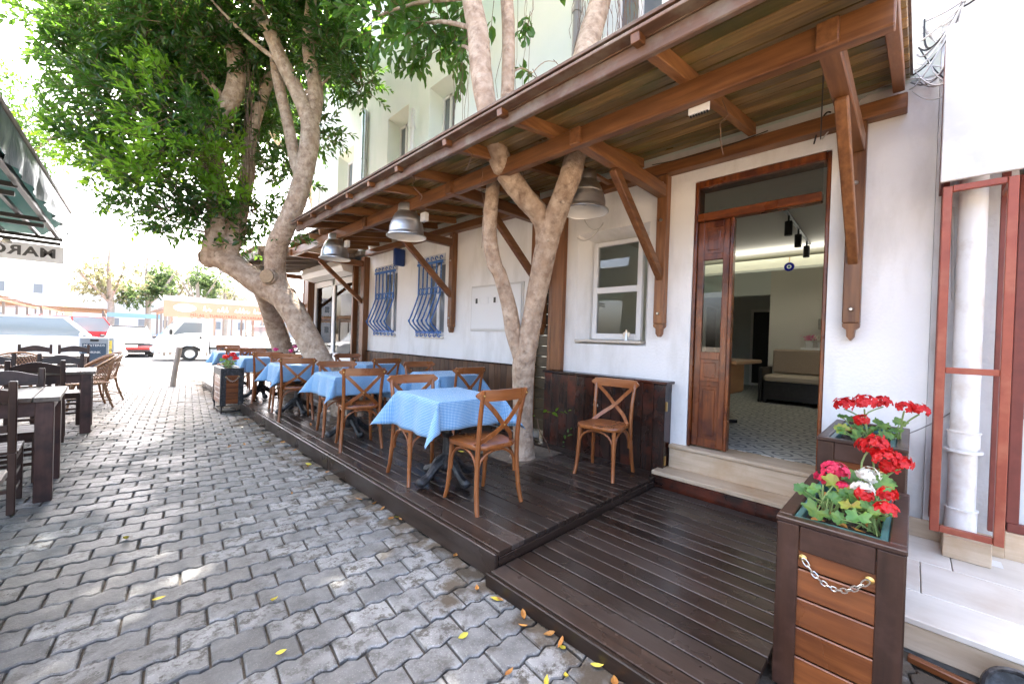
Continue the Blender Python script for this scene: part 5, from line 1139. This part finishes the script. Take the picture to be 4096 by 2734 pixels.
# geraniums
def geranium(label,base,heads,leaves,petal,seed,yellow=()):
    t=thing('geranium',label,'plant',base,group='geraniums in the planters'); rq=random.Random(seed); base=Vector(base)
    for (x,y,z,r) in heads:
        h=Vector((x,y,z)); b=base+Vector((rq.gauss(0,.02),rq.gauss(0,.03),0)); md=b.lerp(h,.55)+Vector((rq.gauss(0,.015),rq.gauss(0,.015),.02))
        part(t,'stem',MB().tube(smooth_path([tuple(b),tuple(md),tuple(h-Vector((0,0,r*.7)))],4),.0042,6),'stem',smooth=60)
        fm=MB(); r*=.92; nf=max(6,int(17*(r/.04)**1.4)); fr=.0185
        for k in range(nf):
            gold=k*2.39996; zz=1-1.45*(k+.5)/nf; rr_=math.sqrt(max(0,1-zz*zz)); n=Vector((rr_*math.cos(gold),rr_*math.sin(gold),zz)); c=h+Vector((n.x*r,n.y*r,n.z*r*.72))+Vector((rq.gauss(0,.004),rq.gauss(0,.004),rq.gauss(0,.004)))
            n=(n+Vector((rq.gauss(0,.25),rq.gauss(0,.25),rq.gauss(0,.25)))).normalized(); s=n.orthogonal().normalized(); a0=rq.uniform(0,6)
            for p in range(5):
                a=a0+p*2*PI/5; d=(Matrix.Rotation(a,3,n)@s); e=n.cross(d); q=c+n*.003
                fm.face(q,q+d*fr*.6+e*fr*.48+n*.004,q+d*fr*1.12+e*fr*.25+n*.002,q+d*fr*1.12-e*fr*.25+n*.002,q+d*fr*.6-e*fr*.48+n*.004)
        part(t,'flower_head',fm,petal)
    for i,(x,y,z,r) in enumerate([(a,b,c,d*.86) for a,b,c,d in leaves]+[(base.x+rq.gauss(0,.07),base.y+rq.gauss(0,.05),base.z+.06+rq.random()*.06,rq.uniform(.014,.024)) for _ in range(9)]):
        c=Vector((x,y,z)); b=base+Vector((rq.gauss(0,.03),rq.gauss(0,.03),0)); n=Vector((-.55+rq.gauss(0,.3),-.25+rq.gauss(0,.3),.9)).normalized(); s=n.orthogonal().normalized(); e=n.cross(s)
        out=c-b; out=out-n*out.dot(n); ax=out.normalized() if out.length>.01 else s; ay=n.cross(ax)
        lm=MB(); K=26; ring=[]; lm.v.append(tuple(c-ax*r*.25-n*r*.12))
        for k in range(K+1):
            a=R(-158)+R(316)*k/K; rad=r*(1+.10*math.cos(a*9))*(1+.05*rq.gauss(0,1)); wv=r*.16*math.sin(a*3.5+i)
            lm.v.append(tuple(c+ax*math.cos(a)*rad*.55+ay*math.sin(a)*rad*.55+n*wv*.3))
        for k in range(K+1):
            a=R(-158)+R(316)*k/K; rad=r*(1+.13*math.cos(a*9))*(1+.06*rq.gauss(0,1)); wv=r*.2*math.sin(a*3.5+i)
            lm.v.append(tuple(c+ax*math.cos(a)*rad+ay*math.sin(a)*rad+n*(wv+r*.12)))
        for k in range(K): lm.f.append((0,1+k,2+k)); lm.f.append((1+k,K+2+k,K+3+k,2+k))
        part(t,'leaf',lm,'geryellow' if i in yellow else 'gerleaf',smooth=80)
        part(t,'leaf_stalk',MB().tube([tuple(b),tuple(b.lerp(c,.5)+Vector((0,0,.015))),tuple(c-ax*r*.25-n*r*.12)],.0032,5),'stem',smooth=60)
    return t
geranium('pink red geranium at the left of the nearest planter',(2.32,.24,.65),[(2.45,.25,.825,.05),(2.40,.285,.79,.022),(2.36,.21,.775,.022)],[(2.35,.24,.79,.058),(2.20,.29,.785,.04),(2.19,.335,.775,.036),(2.10,.27,.725,.06),(2.25,.23,.75,.035),(2.3,.19,.765,.035)],'petal_pink',1,(0,))
geranium('large red geranium at the back of the nearest planter',(2.62,.13,.65),[(2.66,.13,.93,.062),(2.60,.075,.895,.05),(2.6,.02,.89,.03),(2.7,.12,.965,.022),(2.62,.07,.85,.03)],[(2.55,.2,.79,.045),(2.5,.08,.80,.045),(2.66,.2,.75,.04),(2.7,.08,.76,.04)],'petal_red',2)
geranium('white geranium in the middle of the nearest planter',(2.42,.13,.65),[(2.50,.13,.825,.036),(2.36,.14,.79,.036)],[(2.2,.17,.755,.042),(2.2,.11,.765,.04),(2.3,.16,.765,.04),(2.42,.06,.78,.035),(2.45,.18,.77,.035)],'petal_white',3,(0,))
geranium('coral red geranium at the front right of the nearest planter',(2.24,.10,.65),[(2.30,.062,.805,.028),(2.20,.06,.77,.028),(2.30,.135,.775,.024)],[(2.12,.14,.74,.045),(2.16,.2,.70,.035),(2.28,.1,.73,.035)],'petal_red',4)
geranium('tall red geranium in the planter against the wall',(3.15,.2,.84),[(3.15,.29,1.075,.042),(3.2,.20,1.09,.055),(3.4,.126,1.085,.04),(3.1,.205,.995,.03)],[(3.05,.285,.935,.045),(3.2,.3,.99,.03),(3.05,.22,.91,.045),(3.2,.13,.97,.05),(3.05,.1,.94,.04),(3.2,.25,.98,.035),(3.15,.17,.93,.045)],'petal_red',5,(0,))
geranium('red geranium leaning right in the planter against the wall',(3.3,.1,.84),[(3.2,.03,1.09,.036),(3.2,-.03,1.08,.034)],[(3.4,.05,.97,.04),(3.25,.06,.94,.035),(3.35,.12,.95,.035)],'petal_red',6)
geranium('bushy red geranium in the far planter at the deck corner',(1.45,8.35,.70),[(1.40,8.3,.93,.05),(1.50,8.3,.96,.05),(1.55,8.35,.90,.04)],[(1.36,8.3,.82,.05),(1.42,8.25,.84,.06),(1.48,8.25,.80,.06),(1.45,8.2,.86,.05),(1.40,8.2,.80,.05),(1.52,8.3,.84,.05),(1.36,8.35,.88,.05)],'petal_red',7)
geranium('magenta flowered potted plant behind the fourth table',(2.2,7.62,.86),[(2.02,7.8,1.08,.035),(2.36,7.9,1.13,.03),(2.30,7.9,1.05,.035)],[(2.15,7.7,.95,.04),(2.25,7.75,.96,.04)],'petal_magenta',8)
# fallen leaves
flm=MB(); o_=[(-.036,0),(-.026,.009),(-.008,.0155),(.012,.0135),(.028,.006),(.040,0),(.028,-.006),(.012,-.0135),(-.008,-.0155),(-.026,-.009)]; flm.v=[(a,b,.003+.35*abs(b)+6*a*a) for a,b in o_]+[(-.015,0,.002),(.015,0,.003)]; flm.f=[(0,10,1),(1,10,2),(2,10,11,3),(3,11,4),(4,11,5),(5,11,6),(6,11,7),(7,11,10,8),(8,10,9),(9,10,0)]
fme=flm.mesh('fallen_leaf'); fme2=fme.copy()
rq=random.Random(77)
def fleaf(x,y,z,yel,label):
    o=put('fallen_leaf',fme2 if yel else fme,'yellow_leaf' if yel else 'dry_leaf',None,(x,y,z),(rq.gauss(0,.25),rq.gauss(0,.25),rq.uniform(0,6.3))); s=rq.uniform(.55,1.05); o.scale=(s,s,s*rq.uniform(.6,2)); tag(o,label,'leaf','fallen leaves on the ground')
for i in range(44):
    y=.45+8.0*rq.random()**1.7; x=(1.58 if y>1.67 else 1.51)-abs(rq.gauss(0,.035)) if i%3 else 1.50-abs(rq.gauss(0,.28)); fleaf(x,y,.008,rq.random()<.2,'small fallen leaf lying on the grey paving')
for (x,y) in ((1.28,1.02),(1.06,1.12),(1.36,.98),(1.19,1.45),(1.02,1.0),(.62,2.3),(.2,2.7),(.1,3.6),(.55,1.9),(1.3,.83)): fleaf(x,y,.008,True,'yellow leaf fallen on the open paving of the lane')
for i in range(7): fleaf(rq.uniform(1.7,3.3),rq.uniform(1.75,6),.164,rq.random()<.5,'dry leaf lying on the dark deck boards')
# ------------------------------------------------------------------ green tarp on the left
tp=thing('tarp_shelter','dark green market tarp on a black frame over the plank tables','tarp',(-2.4,7,0))
def ex(y): return -.69+(y-5.5)*.0405
ys=[1.2+.3*i for i in range(31)]; rq=random.Random(5)
sh=MB(); NX=14
for y in ys:
    for i in range(NX+1):
        x=ex(y)-4.4*i/NX; sh.v.append((x,y,(3.20 if i==0 else 3.06-.022*(y-1.2))+.10*(i/NX)+.03*math.sin(y*2.1)*math.sin(i*.9)-.05*math.sin(PI*(i%4)/4)))
for a in range(len(ys)-1):
    for i in range(NX): q=a*(NX+1)+i; sh.f.append((q,q+1,q+NX+2,q+NX+1))
part(tp,'sheet',sh,'tarp_green',smooth=80)
va=MB(); n=90
for k in range(n+1):
    y=1.2+8.75*k/n; w1=.014*math.sin(k*.9)+.010*math.sin(k*2.3); w2=.03*math.sin(k*.9+.5)+.02*math.sin(k*1.7)
    for j,(dz,dx) in enumerate(((.035,-.02),(.0,.012),(-.12,.012+w1*.6),(-.25,.012+w1+w2*.4),(-.36,.008+w2*.7))): va.v.append((ex(y)+dx,y,3.20+dz+(.012*math.sin(k*.5) if j==4 else 0)))
for k in range(n):
    for j in range(4): q=k*5+j; va.f.append((q,q+1,q+6,q+5))
part(tp,'valance',va,'tarp_edge',smooth=70)
part(tp,'edge_rail',MB().beam((ex(1.2)-.005,1.2,3.245),(ex(9.95)-.005,9.95,3.245),.05,.05,.004),'greyw_y')
tn=MB(); n=16
for k in range(n+1):
    y=9.95+1.15*k/n
    for j in range(4): tn.v.append((ex(9.95)+.10*(k/n)+.012*math.sin(k*1.9+j),y,3.02-.36*(k/n)-.085*j-.03*math.sin(k*2.7)*(j==3)))
for k in range(n):
    for j in range(3): q=k*4+j; tn.f.append((q,q+1,q+5,q+4))
part(tp,'torn_flap',tn,'tarp_edge',smooth=70)
fm=[((-.84,1.2,2.92),(-.62,9.9,2.78),.05,.07),((-1.06,1.2,2.95),(-.84,9.9,2.80),.04,.05),((-1.40,1.2,2.96),(-1.2,9.9,2.80),.05,.06),((-4.6,1.2,3.5),(-4.6,9.9,3.5),.06,.06)]
for a,b,w_,h_ in fm: part(tp,'frame_bar',MB().beam(a,b,w_,h_,.004),'blackpaint')
for y in (3.2,4.9,6.6,8.3,9.8):
    part(tp,'frame_bar',MB().beam((ex(y)-.06,y,2.93-.018*y),(-5.0,y,2.98-.018*y),.04,.05,.004),'blackpaint'); part(tp,'frame_bar',MB().beam((ex(y)-.08,y,2.80-.012*y),(-5,y,2.84-.012*y),.04,.05,.004),'blackpaint')
    for k in range(4): x=-1.3-.8*k; part(tp,'strut',MB().beam((x,y,2.80-.012*y),(x-.4,y,2.95-.018*y),.025,.025,.002),'blackpaint')
for x,y in ((-4.7,3.2),(-4.7,9.8),(-4.7,6.6)): part(tp,'pole',MB().tube([(x,y,0),(x,y,3.4)],.035,10),'blackpaint')
part(tp,'spot_lamp',MB().lathe([(0,.0),(.05,.01),(.06,.04),(.03,.08),(0,.09)],(-1.15,9.85,2.60),14),'lampglass',smooth=50)
bn=thing('banner','white cloth banner at the tarp end, its lettering showing through reversed','banner',(-2.2,10.0,2.4))
part(bn,'cloth',MB().bx(-4.6,-.57,9.995,10.0,2.385,2.665),'banner')
tmx=text_mesh('MARGO Store',.205,.002,1.08,.006); tmx.transform(Matrix.Translation((-1.42,9.992,2.53))@Matrix(((-1,0,0,0),(0,0,1,0),(0,1,0,0),(0,0,0,1)))@Matrix.Scale(1.15,4,(1,0,0)))
tmx.transform(Matrix.Translation(-root_loc(bn))); put('lettering',tmx,'ink',bn)
# ------------------------------------------------------------------ bollard, kerb, sign boards
single('bollard',MB().tube(smooth_path([(1.07,12.44,0,),(1.11,12.44,.45),(1.175,12.44,.93)],4),.058,12),'bollardw_z','leaning pale wooden post at the end of the lane','bollard',(1.08,12.44,0),smooth=40)
single('kerb_stone',MB().bx(1.75,4.2,12.3,12.55,0,.14,.01),'concrete','low kerb stone at the far end of the deck','kerb',(2.5,12.4,0))
single('paving_band',MB().bx(-6,1.7,12.72,12.95,-.01,.006,.002),'concrete','pale concrete strip across the end of the paving','kerb',(0,12.8,0))
sg=thing('advertising_board','grey plastic pavement sign with white lettering among the left chairs','sign',(-.55,14.2,0))
part(sg,'frame',MB().bx(-.53,-.02,14.2,14.25,.2,1.09,.03),'plasticgrey'); part(sg,'face',MB().bx(-.48,-.07,14.19,14.2,.25,.95,.004),'signblue')
part(sg,'handle',MB().bx(-.35,-.2,14.185,14.2,1.0,1.05,.01),'black')
for tx,z in (('MUSTERDS',.93),('DRINK',.76)):
    m_=text_mesh(tx,.075,.001); m_.transform(Matrix.Translation((-.275,14.186,z-.03))@Matrix.Rotation(PI/2,4,'X')); m_.transform(Matrix.Translation(-root_loc(sg))); put('lettering',m_,'white',sg)
sg=thing('advertising_board','pavement sign with yellow face and black lettering next to the grey one','sign',(.0,14.9,0))
part(sg,'frame',MB().bx(-.35,.08,14.9,14.95,.2,1.09,.03),'plasticgrey'); part(sg,'face',MB().bx(-.30,.03,14.89,14.9,.25,1.0,.004),'signyellow')
for tx,z in (('EZ',.97),('CAR',.80)):
    m_=text_mesh(tx,.11,.001); m_.transform(Matrix.Translation((-.06,14.886,z-.05))@Matrix.Rotation(PI/2,4,'X')); m_.transform(Matrix.Translation(-root_loc(sg))); put('lettering',m_,'ink',sg)
# ------------------------------------------------------------------ vehicles
def wheel(t,x,y,r,w_=.19):
    o=part(t,'wheel',MB().lathe([(r*.62,-w_/2),(r*.95,-w_/2),(r,-w_/2+.03),(r,w_/2-.03),(r*.95,w_/2),(r*.62,w_/2)],(0,0,0),20).xf(Matrix.Translation((x,y,r))@Matrix.Rotation(PI/2,4,'X')),'tyre',smooth=40,world=False)
    s=1 if y>0 else -1
    part(o,'rim',MB().lathe([(0,.02),(r*.2,.02),(r*.3,-.02),(r*.55,.0),(r*.63,.02)],(0,0,0),18).xf(Matrix.Translation((x,y+s*(w_/2-.03),r))@Matrix.Rotation(-s*PI/2,4,'X')),'rim',smooth=50,world=False)
def car(label,cat,loc,rz,paint,L_=4.2,W=1.66,H=1.40,van=False,name='parked_car',plate=None,bump=None):
    t=thing(name,label,cat,loc,rz); P=lambda nm,mb,m,s=30,**k: part(t,nm,mb,m,smooth=s,world=False,**k)
    h=L_/2; bz=.86 if not van else 1.0
    prof=[(-h+.05,.30),(-h,.55),(-h+.06,bz-.02),(-h*.62,bz+.04),(h*.36,bz+.02),(h*.78,bz-.10),(h-.06,bz-.20),(h,.52),(h-.04,.28),(h*.75,.20),(-h*.8,.20)]
    if van: prof=[(-h,.28),(-h-.02,.6),(-h+.02,bz+.02),(h*.5,bz+.02),(h*.86,bz-.1),(h-.03,bz-.28),(h,.5),(h-.04,.26)]
    bm_=MB(); n=len(prof)
    secs=[(-W/2,.93),(-W/2+.04,.985),(-W/2+.16,1.0),(W/2-.16,1.0),(W/2-.04,.985),(W/2,.93)]
    for y,s in secs:
        for x,z in prof: bm_.v.append((x*(s if abs(y)>W/2-.1 else 1),y,.55+(z-.55)*s))
    for k in range(len(secs)-1):
        for i in range(n): bm_.f.append((k*n+i,k*n+(i+1)%n,(k+1)*n+(i+1)%n,(k+1)*n+i))
    bm_.f.append(tuple(range(n))); bm_.f.append(tuple((len(secs)-1)*n+i for i in range(n))); P('body',bm_,paint)
    g0=[(-h*.78,bz),(-h*.52,H-.03),(h*.02,H-.03),(h*.42,bz)] if not van else [(-h+.03,bz),(-h+.10,H-.03),(h*.32,H-.03),(h*.58,bz)]
    wb,wt=W/2-.07,W/2-.23 if not van else W/2-.12
    c=[(g0[0][0],wb,g0[0][1]),(g0[1][0],wt,g0[1][1]),(g0[2][0],wt,g0[2][1]),(g0[3][0],wb,g0[3][1])]
    gm=MB(); gm.v=[(x,s*y,z) for s in (-1,1) for x,y,z in c]; gm.f=[(0,1,2,3),(7,6,5,4),(0,4,5,1),(2,6,7,3),(1,5,6,2),(0,3,7,4)]; P('windows',gm,'hazecarglass',0)
    P('roof',MB().bx(g0[1][0]-.05,g0[2][0]+.06,-wt-.015,wt+.015,H-.045,H,.02),paint)
    for s in (-1,1):
        for i,j in ((0,1),(3,2)): P('pillar',MB().beam((c[i][0],s*(c[i][1]+.004),c[i][2]),(c[j][0],s*(c[j][1]+.004),c[j][2]),.05,.06,.01),paint)
        xm=(g0[1][0]+g0[2][0])/2; P('pillar',MB().beam((xm-.05,s*(wb+.004),bz),(xm-.05,s*(wt+.006),H-.04),.07,.03,.006,(0,1,0)),paint)
        P('mirror',MB().box((g0[3][0]-.18,s*(W/2+.05),bz+.07),(.10,.16,.11),.03),paint); 
        P('headlight',MB().box((h-.10,s*(W/2-.24),bz-.20),(.10,.34,.12),.03),'lampglass'); P('tail_light',MB().box((-h+.03,s*(W/2-.18),bz-.14),(.08,.26,.14),.03),'redlamp')
        for x in (h*.62,-h*.60): wheel(t,x,s*(W/2-.09),.295)
    P('grille',MB().box((h-.035,0,bz-.24),(.06,.72,.09),.02),'blackpaint'); P('bumper',MB().box((h-.01,0,.44),(.10,W-.10,.16),.04),paint if bump is None else bump)
    if plate:
        pl=P('number_plate',MB().box((h+.045,0,.52),(.012,.50,.11),.002),'white',0); m_=text_mesh(plate,.10,.001); m_.transform(Matrix.Translation((h+.053,0,.52))@Matrix(((0,0,1,0),(1,0,0,0),(0,1,0,0),(0,0,0,1)))); put('lettering',m_,'ink',pl)
    return t
car('dark hatchback facing the camera across the road','car',(.62,26.6,0),R(-90),'cardark',4.0,1.66,1.42,plate='48 A 05',bump='carred')
car('white car crossing the road behind the left tables','car',(-1.75,20.2,0),R(0),'carwhite',4.3,1.75,1.62,van=True,name='white_car')
car('red van parked deep under the market roofs','van',(-1.2,36,0),R(20),'carred',4.2,1.7,1.9,van=True)
car('blue hatchback parked under the market roof beyond the truck','car',(2.9,31,0),R(-100),'carblue',4.0,1.66,1.45)
car('white pickup parked behind the flatbed truck','car',(7.3,31,0),R(180),'carwhite',4.4,1.7,1.7,van=True)
car('silver car parked right of the white pickup near the trunk','car',(10.2,30,0),R(170),'carsilver',4.2,1.7,1.42)
car('white saloon car at the far left of the road','car',(-5.6,22.5,0),R(2),'carwhite',4.3,1.7,1.42)
tk=thing('flatbed_truck','white light truck with open flatbed parked across the road','truck',(1.28,22.0,0)); Q=lambda nm,mb,m,s=30: part(tk,nm,mb,m,smooth=s,world=False)
cab=[(0,.36),(.02,.75),(.20,1.02),(.72,1.72),(.90,1.80),(1.72,1.82),(1.80,1.70),(1.80,.40),(1.55,.36),(1.5,.52),(1.3,.64),(1.0,.64),(.8,.52),(.75,.36)]
cm=MB(); n=len(cab)
for y,s in ((0,.985),(.05,1),(1.5,1),(1.55,.985)):
    for x,z in cab: cm.v.append((.9+(x-.9)*s,y,.9+(z-.9)*s))
for k in range(3):
    for i in range(n): cm.f.append((k*n+i,k*n+(i+1)%n,(k+1)*n+(i+1)%n,(k+1)*n+i))
cm.f.append(tuple(range(n))); cm.f.append(tuple(3*n+i for i in range(n))); Q('cab',cm,'carwhite')
Q('side_window',MB().prism([(.55,1.08),(.92,1.64),(1.55,1.66),(1.55,1.22),(.95,1.18)],-.004,.02,lambda a,b,d:(a,d,b)),'carglass',0); Q('windscreen',MB().prism([(.26,1.1),(.70,1.68)],.1,1.45,lambda a,b,d:(a-.012,d,b+.008)) if False else MB().face((.22,.08,1.06),(.22,1.47,1.06),(.70,1.45,1.70),(.70,.1,1.70)),'carglass',0)
Q('mirror',MB().box((.50,-.10,1.22),(.10,.10,.22),.02),'blackpaint'); Q('headlight',MB().box((.06,.12,.78),(.10,.22,.16),.03),'lampglass'); Q('bumper',MB().box((-.01,.78,.42),(.10,1.5,.18),.03),'plasticgrey'); Q('door_handle',MB().box((1.5,-.012,1.0),(.08,.03,.10),.01),'blackpaint')
Q('bed_floor',MB().bx(1.86,4.5,.0,1.55,.58,.66,.005),'carwhite'); Q('bed_side',MB().bx(1.86,4.5,-.005,.03,.665,1.06,.005),'carwhite'); Q('bed_side',MB().bx(1.86,4.5,1.52,1.555,.665,1.06,.005),'carwhite'); Q('tailgate',MB().bx(4.46,4.498,.035,1.515,.665,1.06,.005),'carwhite'); Q('headboard',MB().bx(1.86,1.9,.035,1.515,.665,1.25,.005),'carwhite'); Q('chassis',MB().bx(.5,4.4,.25,1.3,.40,.575),'blackpaint'); Q('fuel_tank',MB().bx(1.85,2.2,.02,.4,.25,.5,.02),'plasticgrey')
for x in (1.15,3.7):
    for y in (.12,1.43):
        o=Q('wheel',MB().lathe([(.17,-.09),(.285,-.09),(.30,-.06),(.30,.06),(.285,.09),(.17,.09)],(0,0,0),20).xf(Matrix.Translation((x,y,.30))@Matrix.Rotation(PI/2,4,'X')),'tyre',40); part(o,'rim',MB().lathe([(0,.01),(.06,.01),(.09,-.02),(.15,.0),(.18,.03)],(0,0,0),18).xf(Matrix.Translation((x,y+(-.075 if y<.5 else .075),.30))@Matrix.Rotation(PI/2 if y<.5 else -PI/2,4,'X')),'rim',smooth=50,world=False)
# ------------------------------------------------------------------ market stalls
def pergola(label,x0,x1,y0,y1,z,nx,ny,seed):
    t=thing('market_stall',label,'market stall',((x0+x1)/2,(y0+y1)/2,0),group='market stall roofs'); rq=random.Random(seed)
    for i in range(nx+1):
        for j in range(ny+1):
            x=x0+(x1-x0)*i/nx; y=y0+(y1-y0)*j/ny; part(t,'post',MB().bx(x-.05,x+.05,y-.05,y+.05,0,z,0),'greyw_z')
    for i in range(nx+1): x=x0+(x1-x0)*i/nx; part(t,'beam',MB().bx(x-.04,x+.04,y0-.3,y1+.3,z,z+.12,0),'stallwood')
    k=int((y1-y0)/.55)
    for j in range(k): y=y0+(y1-y0)*(j+.5)/k; part(t,'slat',MB().beam((x0-.4,y+rq.gauss(0,.05),z+.15+rq.gauss(0,.02)),(x1+.4,y+rq.gauss(0,.12),z+.15+rq.gauss(0,.03)),.10,.03,0),'stallwood')
    return t
pergola('long slatted brown market roof receding on the left',-8.4,-4.1,26,52,2.5,1,6,1)
pergola('low slatted market roof in the middle behind the dark car',-3.2,-.4,40,56,2.4,1,3,2)
pergola('slatted market roof behind the orange banner',2.2,9.5,27.2,36,2.25,4,3,3)
ob=thing('orange_banner','long orange market banner with white and red lettering above the truck','banner',(4,26.2,1.9))
part(ob,'cloth',MB().bx(1.82,8.6,26.2,26.22,1.95,2.75),'orange'); part(ob,'top_cover',MB().beam((1.8,26.3,2.76),(1.8,28.5,3.1),.02,.02).bx(1.8,8.6,26.19,26.23,2.75,2.98),'banner')
for tx,x,z,sz,m_ in (('MİLAS - TURGUTREİS - AKYARLAR - BODRUM',5.0,2.07,.19,'orange_text'),):
    q=text_mesh(tx,sz,.001,1.1); q.transform(Matrix.Translation((x,26.19,z))@Matrix.Rotation(PI/2,4,'X')); q.transform(Matrix.Translation(-root_loc(ob))); put('lettering',q,m_,ob)
part(ob,'emblem',MB().lathe([(0,0),(1,0),(1,.01),(0,.01)],(0,0,0),24).xf(Matrix.Translation((2.65,26.19,2.42))@Matrix.Rotation(PI/2,4,'X')@Matrix.Diagonal((.46,.2,1,1))),'white')
rq=random.Random(12); sw_=MB(); x=3.4
while x<8.3:
    l=rq.uniform(.10,.24); h_=rq.choice((.13,.13,.26)); sw_.tube(smooth_path([(x,26.19,2.33),(x+l*.3,26.19,2.33+h_),(x+l*.6,26.19,2.31),(x+l,26.19,2.40)],4),.022,5); x+=l+.03 if rq.random()>.15 else .4
part(ob,'script_lettering',sw_,'white')
for x in (1.9,3.6,5.3,7.0,8.5): part(ob,'post',MB().bx(x-.04,x+.04,26.25,26.33,0,2.9),'greyw_z')
bb=thing('blue_banner','pale blue market banner in the distance beside the dark car','banner',(1.2,40,2)); part(bb,'cloth',MB().bx(-.2,2.6,39,39.03,2.0,2.3),'banner_blue')
# ------------------------------------------------------------------ distant white buildings
def house(x0,x1,y0,y1,h,label,seed,nx=4,nz=2):
    t=thing('white_house',label,'building',((x0+x1)/2,(y0+y1)/2,0),group='white houses beyond the market'); part(t,'wall',MB().bx(x0,x1,y0,y1,0,h),'farwall'); part(t,'roof',MB().bx(x0-.2,x1+.2,y0-.2,y1+.2,h,h+.25),'farwall')
    for i in range(nx):
        for k in range(nz):
            x=x0+(x1-x0)*(i+.5)/nx; z=1.2+3.0*k
            if z+1.3<h: o=part(t,'window',MB().bx(x-.3,x+.3,y0-.03,y0+.05,z+.2,z+1.1),'farglass')
house(-16,-4,62,72,6.2,'low white house at the left behind the stalls',1,5,2); house(-3,6,66,76,5.5,'white house in the middle behind the far trees',2,4,1); house(8,20,60,70,6.5,'white house at the right behind the orange banner',3,5,2); house(-34,-18,55,65,7.5,'white house far left beyond the tarp',4,5,2)

# ------------------------------------------------------------------ odds and ends at the sidewalk corner
pe=thing('pipe_mouth','rusty round pipe mouth at the foot of the sidewalk edge','pipe',(2.6,-.33,.0))
part(pe,'rim',MB().lathe([(.085,0),(.095,.005),(.10,.03),(.10,.09),(.09,.095),(.082,.09),(.08,.02),(0,.01)],(0,0,0),24).xf(Matrix.Translation((2.60,-.33,.03))@Matrix.Rotation(R(-62),4,'Y')),'iron',smooth=40)
single('paper_slip',MB().bx(3.66,3.76,-.40,-.32,.174,.1755),'white','small white paper slip lying on the pale sidewalk tiles','paper',(3.7,-.36,.174))
